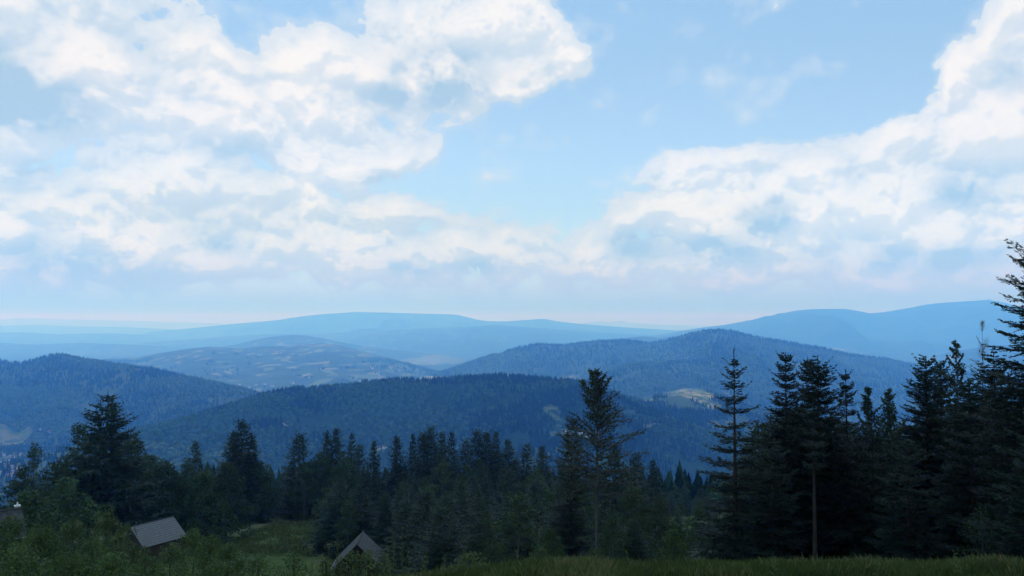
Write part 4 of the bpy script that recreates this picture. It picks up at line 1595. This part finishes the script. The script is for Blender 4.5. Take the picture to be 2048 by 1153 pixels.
for i, (px, py, Y, stems, plume, lab) in enumerate([
    (800, 1066, 17.5, 3, False, 'tall leafy weed standing right of the gabled cabin'),
    (788, 1088, 18, 2, False, 'shorter leafy weed touching the tall one by the gabled cabin'),
    (820, 1100, 18, 2, False, 'leafy weed on the right of the tall one by the gabled cabin'),
    (775, 1104, 17, 3, False, 'leafy weed before the right roof edge of the gabled cabin'),
    (850, 1112, 18, 3, False, 'leafy weed in the grass right of the gabled cabin'),
    (888, 1118, 18, 3, False, 'low leafy weed under the dense wood, left of the sapling'),
    (675, 1094, 19, 3, True, 'weed with pale heads at the left roof edge of the gabled cabin'),
    (655, 1098, 19, 3, True, 'weed with pale heads just left of the gabled cabin'),
    (628, 1102, 20, 3, True, 'pale headed weed at the right end of the clearing foot'),
    (930, 1104, 18, 2, False, 'small pointed weed at the grass edge left of the bright sapling'),
    (1037, 1110, 17, 2, False, 'thin upright weed between the bright sapling and the beech'),
    (1062, 1118, 17, 3, False, 'low weed between the bright sapling and the beech'),
    (205, 1046, 30, 3, True, 'pale flower head above the bushes left of the shingled roof'),
    (165, 1054, 29, 3, True, 'pale flower head above the bushes below the dark roofed cabin'),
    (245, 1050, 29, 3, True, 'pale flower head at the left end of the shingled roof'),
    (478, 1096, 24, 3, False, 'leafy weed rising before the clearing right of the bright bushes'),
    (1250, 1112, 16, 3, False, 'low weed in the grass right of the beech stem'),
    (1545, 1118, 15, 3, False, 'low weed in the dark grass below the fir clump'),
    (1755, 1122, 14.5, 3, False, 'yellowish weed in the dark grass below the feathery trees'),
    (1905, 1116, 15, 3, False, 'low weed in the dark grass near the right edge'),
]):
    weed(px, py, Y, lab, 500 + i, stems=stems, plume=plume)

# ------------------------------------------------------------------ meadow grass on the brow
def grass():
    r = np.random.default_rng(9)
    V, T = [], []
    for (ya, yb, n, hs, w) in ((7.5, 14, 90000, .17, .0045), (14, 20, 120000, .22, .006), (20, 34, 70000, .30, .010), (34, 62, 45000, .35, .018), (104, 165, 60000, .35, .045)):
        Y = np.sqrt(r.uniform(ya * ya, yb * yb, n))
        t = r.uniform(-.74, .74, n) if ya < 100 else r.uniform(-.42, -.22, n)
        X = t * Y
        cl = fbm(X / 1.3, Y / 1.3, 40, 3)
        keep = r.random(n) < np.clip(.65 + cl * 1.4, .15, 1)
        if ya > 100:
            dm = np.full(n, 99.0)
            for a_, b_ in zip(tr_pts[:-1], tr_pts[1:]):
                A_, B_ = np.array([a_.x, a_.y]), np.array([b_.x, b_.y])
                P_ = np.stack([X, Y], 1)
                u_ = np.clip(((P_ - A_) @ (B_ - A_)) / max((B_ - A_) @ (B_ - A_), 1e-6), 0, 1)
                dm = np.minimum(dm, np.linalg.norm(P_ - A_ - u_[:, None] * (B_ - A_), axis=1))
            keep &= dm > 1.5
        X, Y, cl = X[keep], Y[keep], cl[keep]
        n = len(X)
        Z = land(X, Y) - .02
        h = hs * r.uniform(.45, 1.35, n) * (1 + cl * .7)
        a = r.uniform(0, 6.28, n)
        ln = h * r.uniform(.1, .55, n)
        dx, dy = np.cos(a) * ln, np.sin(a) * ln
        b = r.uniform(0, 3.14, n)
        wx, wy = np.cos(b) * w, np.sin(b) * w
        p0 = np.stack([X - wx, Y - wy, Z], -1)
        p1 = np.stack([X + wx, Y + wy, Z], -1)
        m1 = np.stack([X + dx * .35 + wx * .7, Y + dy * .35 + wy * .7, Z + h * .6], -1)
        tp = np.stack([X + dx, Y + dy, Z + h], -1)
        V.append(np.stack([p0, p1, m1, tp], 1))
        T.append(np.clip(.45 + cl * .8 + r.normal(0, .16, n) + (r.random(n) > .90) * .5, 0, .99))
    m = Mesh()
    m.quads(np.concatenate(V), np.concatenate(T))
    return m.mesh('meadow_grass')


go = link('meadow_grass', grass(), M_GRASS)
tag(go, kind='stuff')

# ------------------------------------------------------------------ far houses and the mast
M_HW = simple('house_render', (.62, .61, .58), .8, .2, .15)
M_HR = simple('house_roof', (.16, .12, .11), .8, .2, .3)


def far_house_proto():
    root = empty('house', (0, 0, 0))
    V = [(-5, -4, -2), (5, -4, -2), (5, 4, -2), (-5, 4, -2), (-5, -4, 4), (5, -4, 4), (5, 4, 4), (-5, 4, 4), (-5, 0, 7), (5, 0, 7)]
    prism('wall', V, [(0, 1, 5, 4), (2, 3, 7, 6), (1, 2, 6, 9, 5), (3, 0, 4, 8, 7)], M_HW, root)
    V = [(-5.6, -4.8, 3.5), (5.6, -4.8, 3.5), (5.6, 0, 7.2), (-5.6, 0, 7.2), (5.6, 4.8, 3.5), (-5.6, 4.8, 3.5), (-5.6, -4.8, 3.75), (5.6, -4.8, 3.75), (5.6, 0, 7.5), (-5.6, 0, 7.5), (5.6, 4.8, 3.75), (-5.6, 4.8, 3.75)]
    prism('roof', V, [(6, 7, 8, 9), (9, 8, 10, 11), (0, 3, 2, 1), (3, 5, 4, 2), (0, 1, 7, 6), (5, 11, 10, 4), (1, 2, 8, 7), (2, 4, 10, 8), (0, 6, 9, 3), (3, 9, 11, 5)], M_HR, root)
    return root


HOUSES = {
    ('houses of the village at the far left', 'small white house of the village in the valley at the left edge'):
        [(8, 912), (16, 922), (25, 917), (34, 926), (12, 934), (24, 938), (38, 940), (6, 950), (18, 956), (46, 915), (30, 948), (3, 925), (82, 860), (98, 866)],
    ('houses in the central valley', 'tiny pale house on the valley floor behind the near wooded ridge'):
        [(498, 776), (512, 772), (530, 770), (545, 774), (660, 772), (690, 768), (720, 764), (745, 738), (800, 742), (586, 768), (618, 757), (478, 771)],
    ('houses beside the clearing on the wooded ridge', 'small pale house in the clearing seen through the airy beech'):
        [(1128, 866), (1142, 872), (1160, 868), (1176, 874)],
    ('houses by the pale valley field', 'pale house beside the valley field behind the belt of spruces'):
        [(756, 900), (770, 897)],
    ('houses of the valley on the right', 'tiny white house in the far valley right of the long wooded hill'):
        [(1660, 699), (1672, 699), (1684, 700), (1900, 716), (1912, 714)],
    ('farm on the wooded ridge', 'lone white house in the woods on the left side of the near ridge'): [(571, 851)],
    ('farms on the open fields', 'small house on the open fields of the right hand spur'): [(1380, 786), (1410, 796), (1425, 812), (1312, 853)],
}
proto = None
rh = random.Random(5)
for (grp, lab), pts in HOUSES.items():
    for (px, py) in pts:
        p = hit(px, py, 600, 24000)
        sc = 1.0 if p.y < 3500 else 1.5
        rz = rh.uniform(-.7, .7)
        if proto is None:
            proto = far_house_proto()
            o = proto
            o.location = p
            o.rotation_euler = (0, 0, rz)
            o.scale = (sc, sc, sc)
        else:
            o = copy_tree(proto, p, rz, sc)
        for k in ('label', 'category', 'group'):
            if k in o:
                del o[k]
        tag(o, lab, 'house', grp if len(pts) > 1 else None)

p = at(1977, 600, 13000)
mast = empty('transmitter_mast', (p.x, p.y, land1(p.x, p.y) - 2))
mm = Mesh()
for k in range(4):
    a = k * math.pi / 2 + .785
    mm.tube([(math.cos(a) * 7, math.sin(a) * 7, 0), (math.cos(a) * 1.6, math.sin(a) * 1.6, 38)], [.7, .5], 5)
for z in (6, 13, 20, 27, 34):
    w = 7 - 5.4 * z / 38
    for k in range(4):
        a, b2 = k * math.pi / 2 + .785, (k + 1) * math.pi / 2 + .785
        mm.tube([(math.cos(a) * w, math.sin(a) * w, z), (math.cos(b2) * w, math.sin(b2) * w, z + 5)], [.3, .3], 4)
link('lattice', mm.mesh('lattice'), M_GALV, mast)
mm = Mesh()
mm.tube([(0, 0, 36), (0, 0, 40), (0, 0, 52)], [1.8, 1.2, .5], 8)
link('antenna', mm.mesh('antenna'), M_WHITE, mast)
tag(mast, 'tiny transmitter mast on the summit of the long mountain at the right', 'mast')
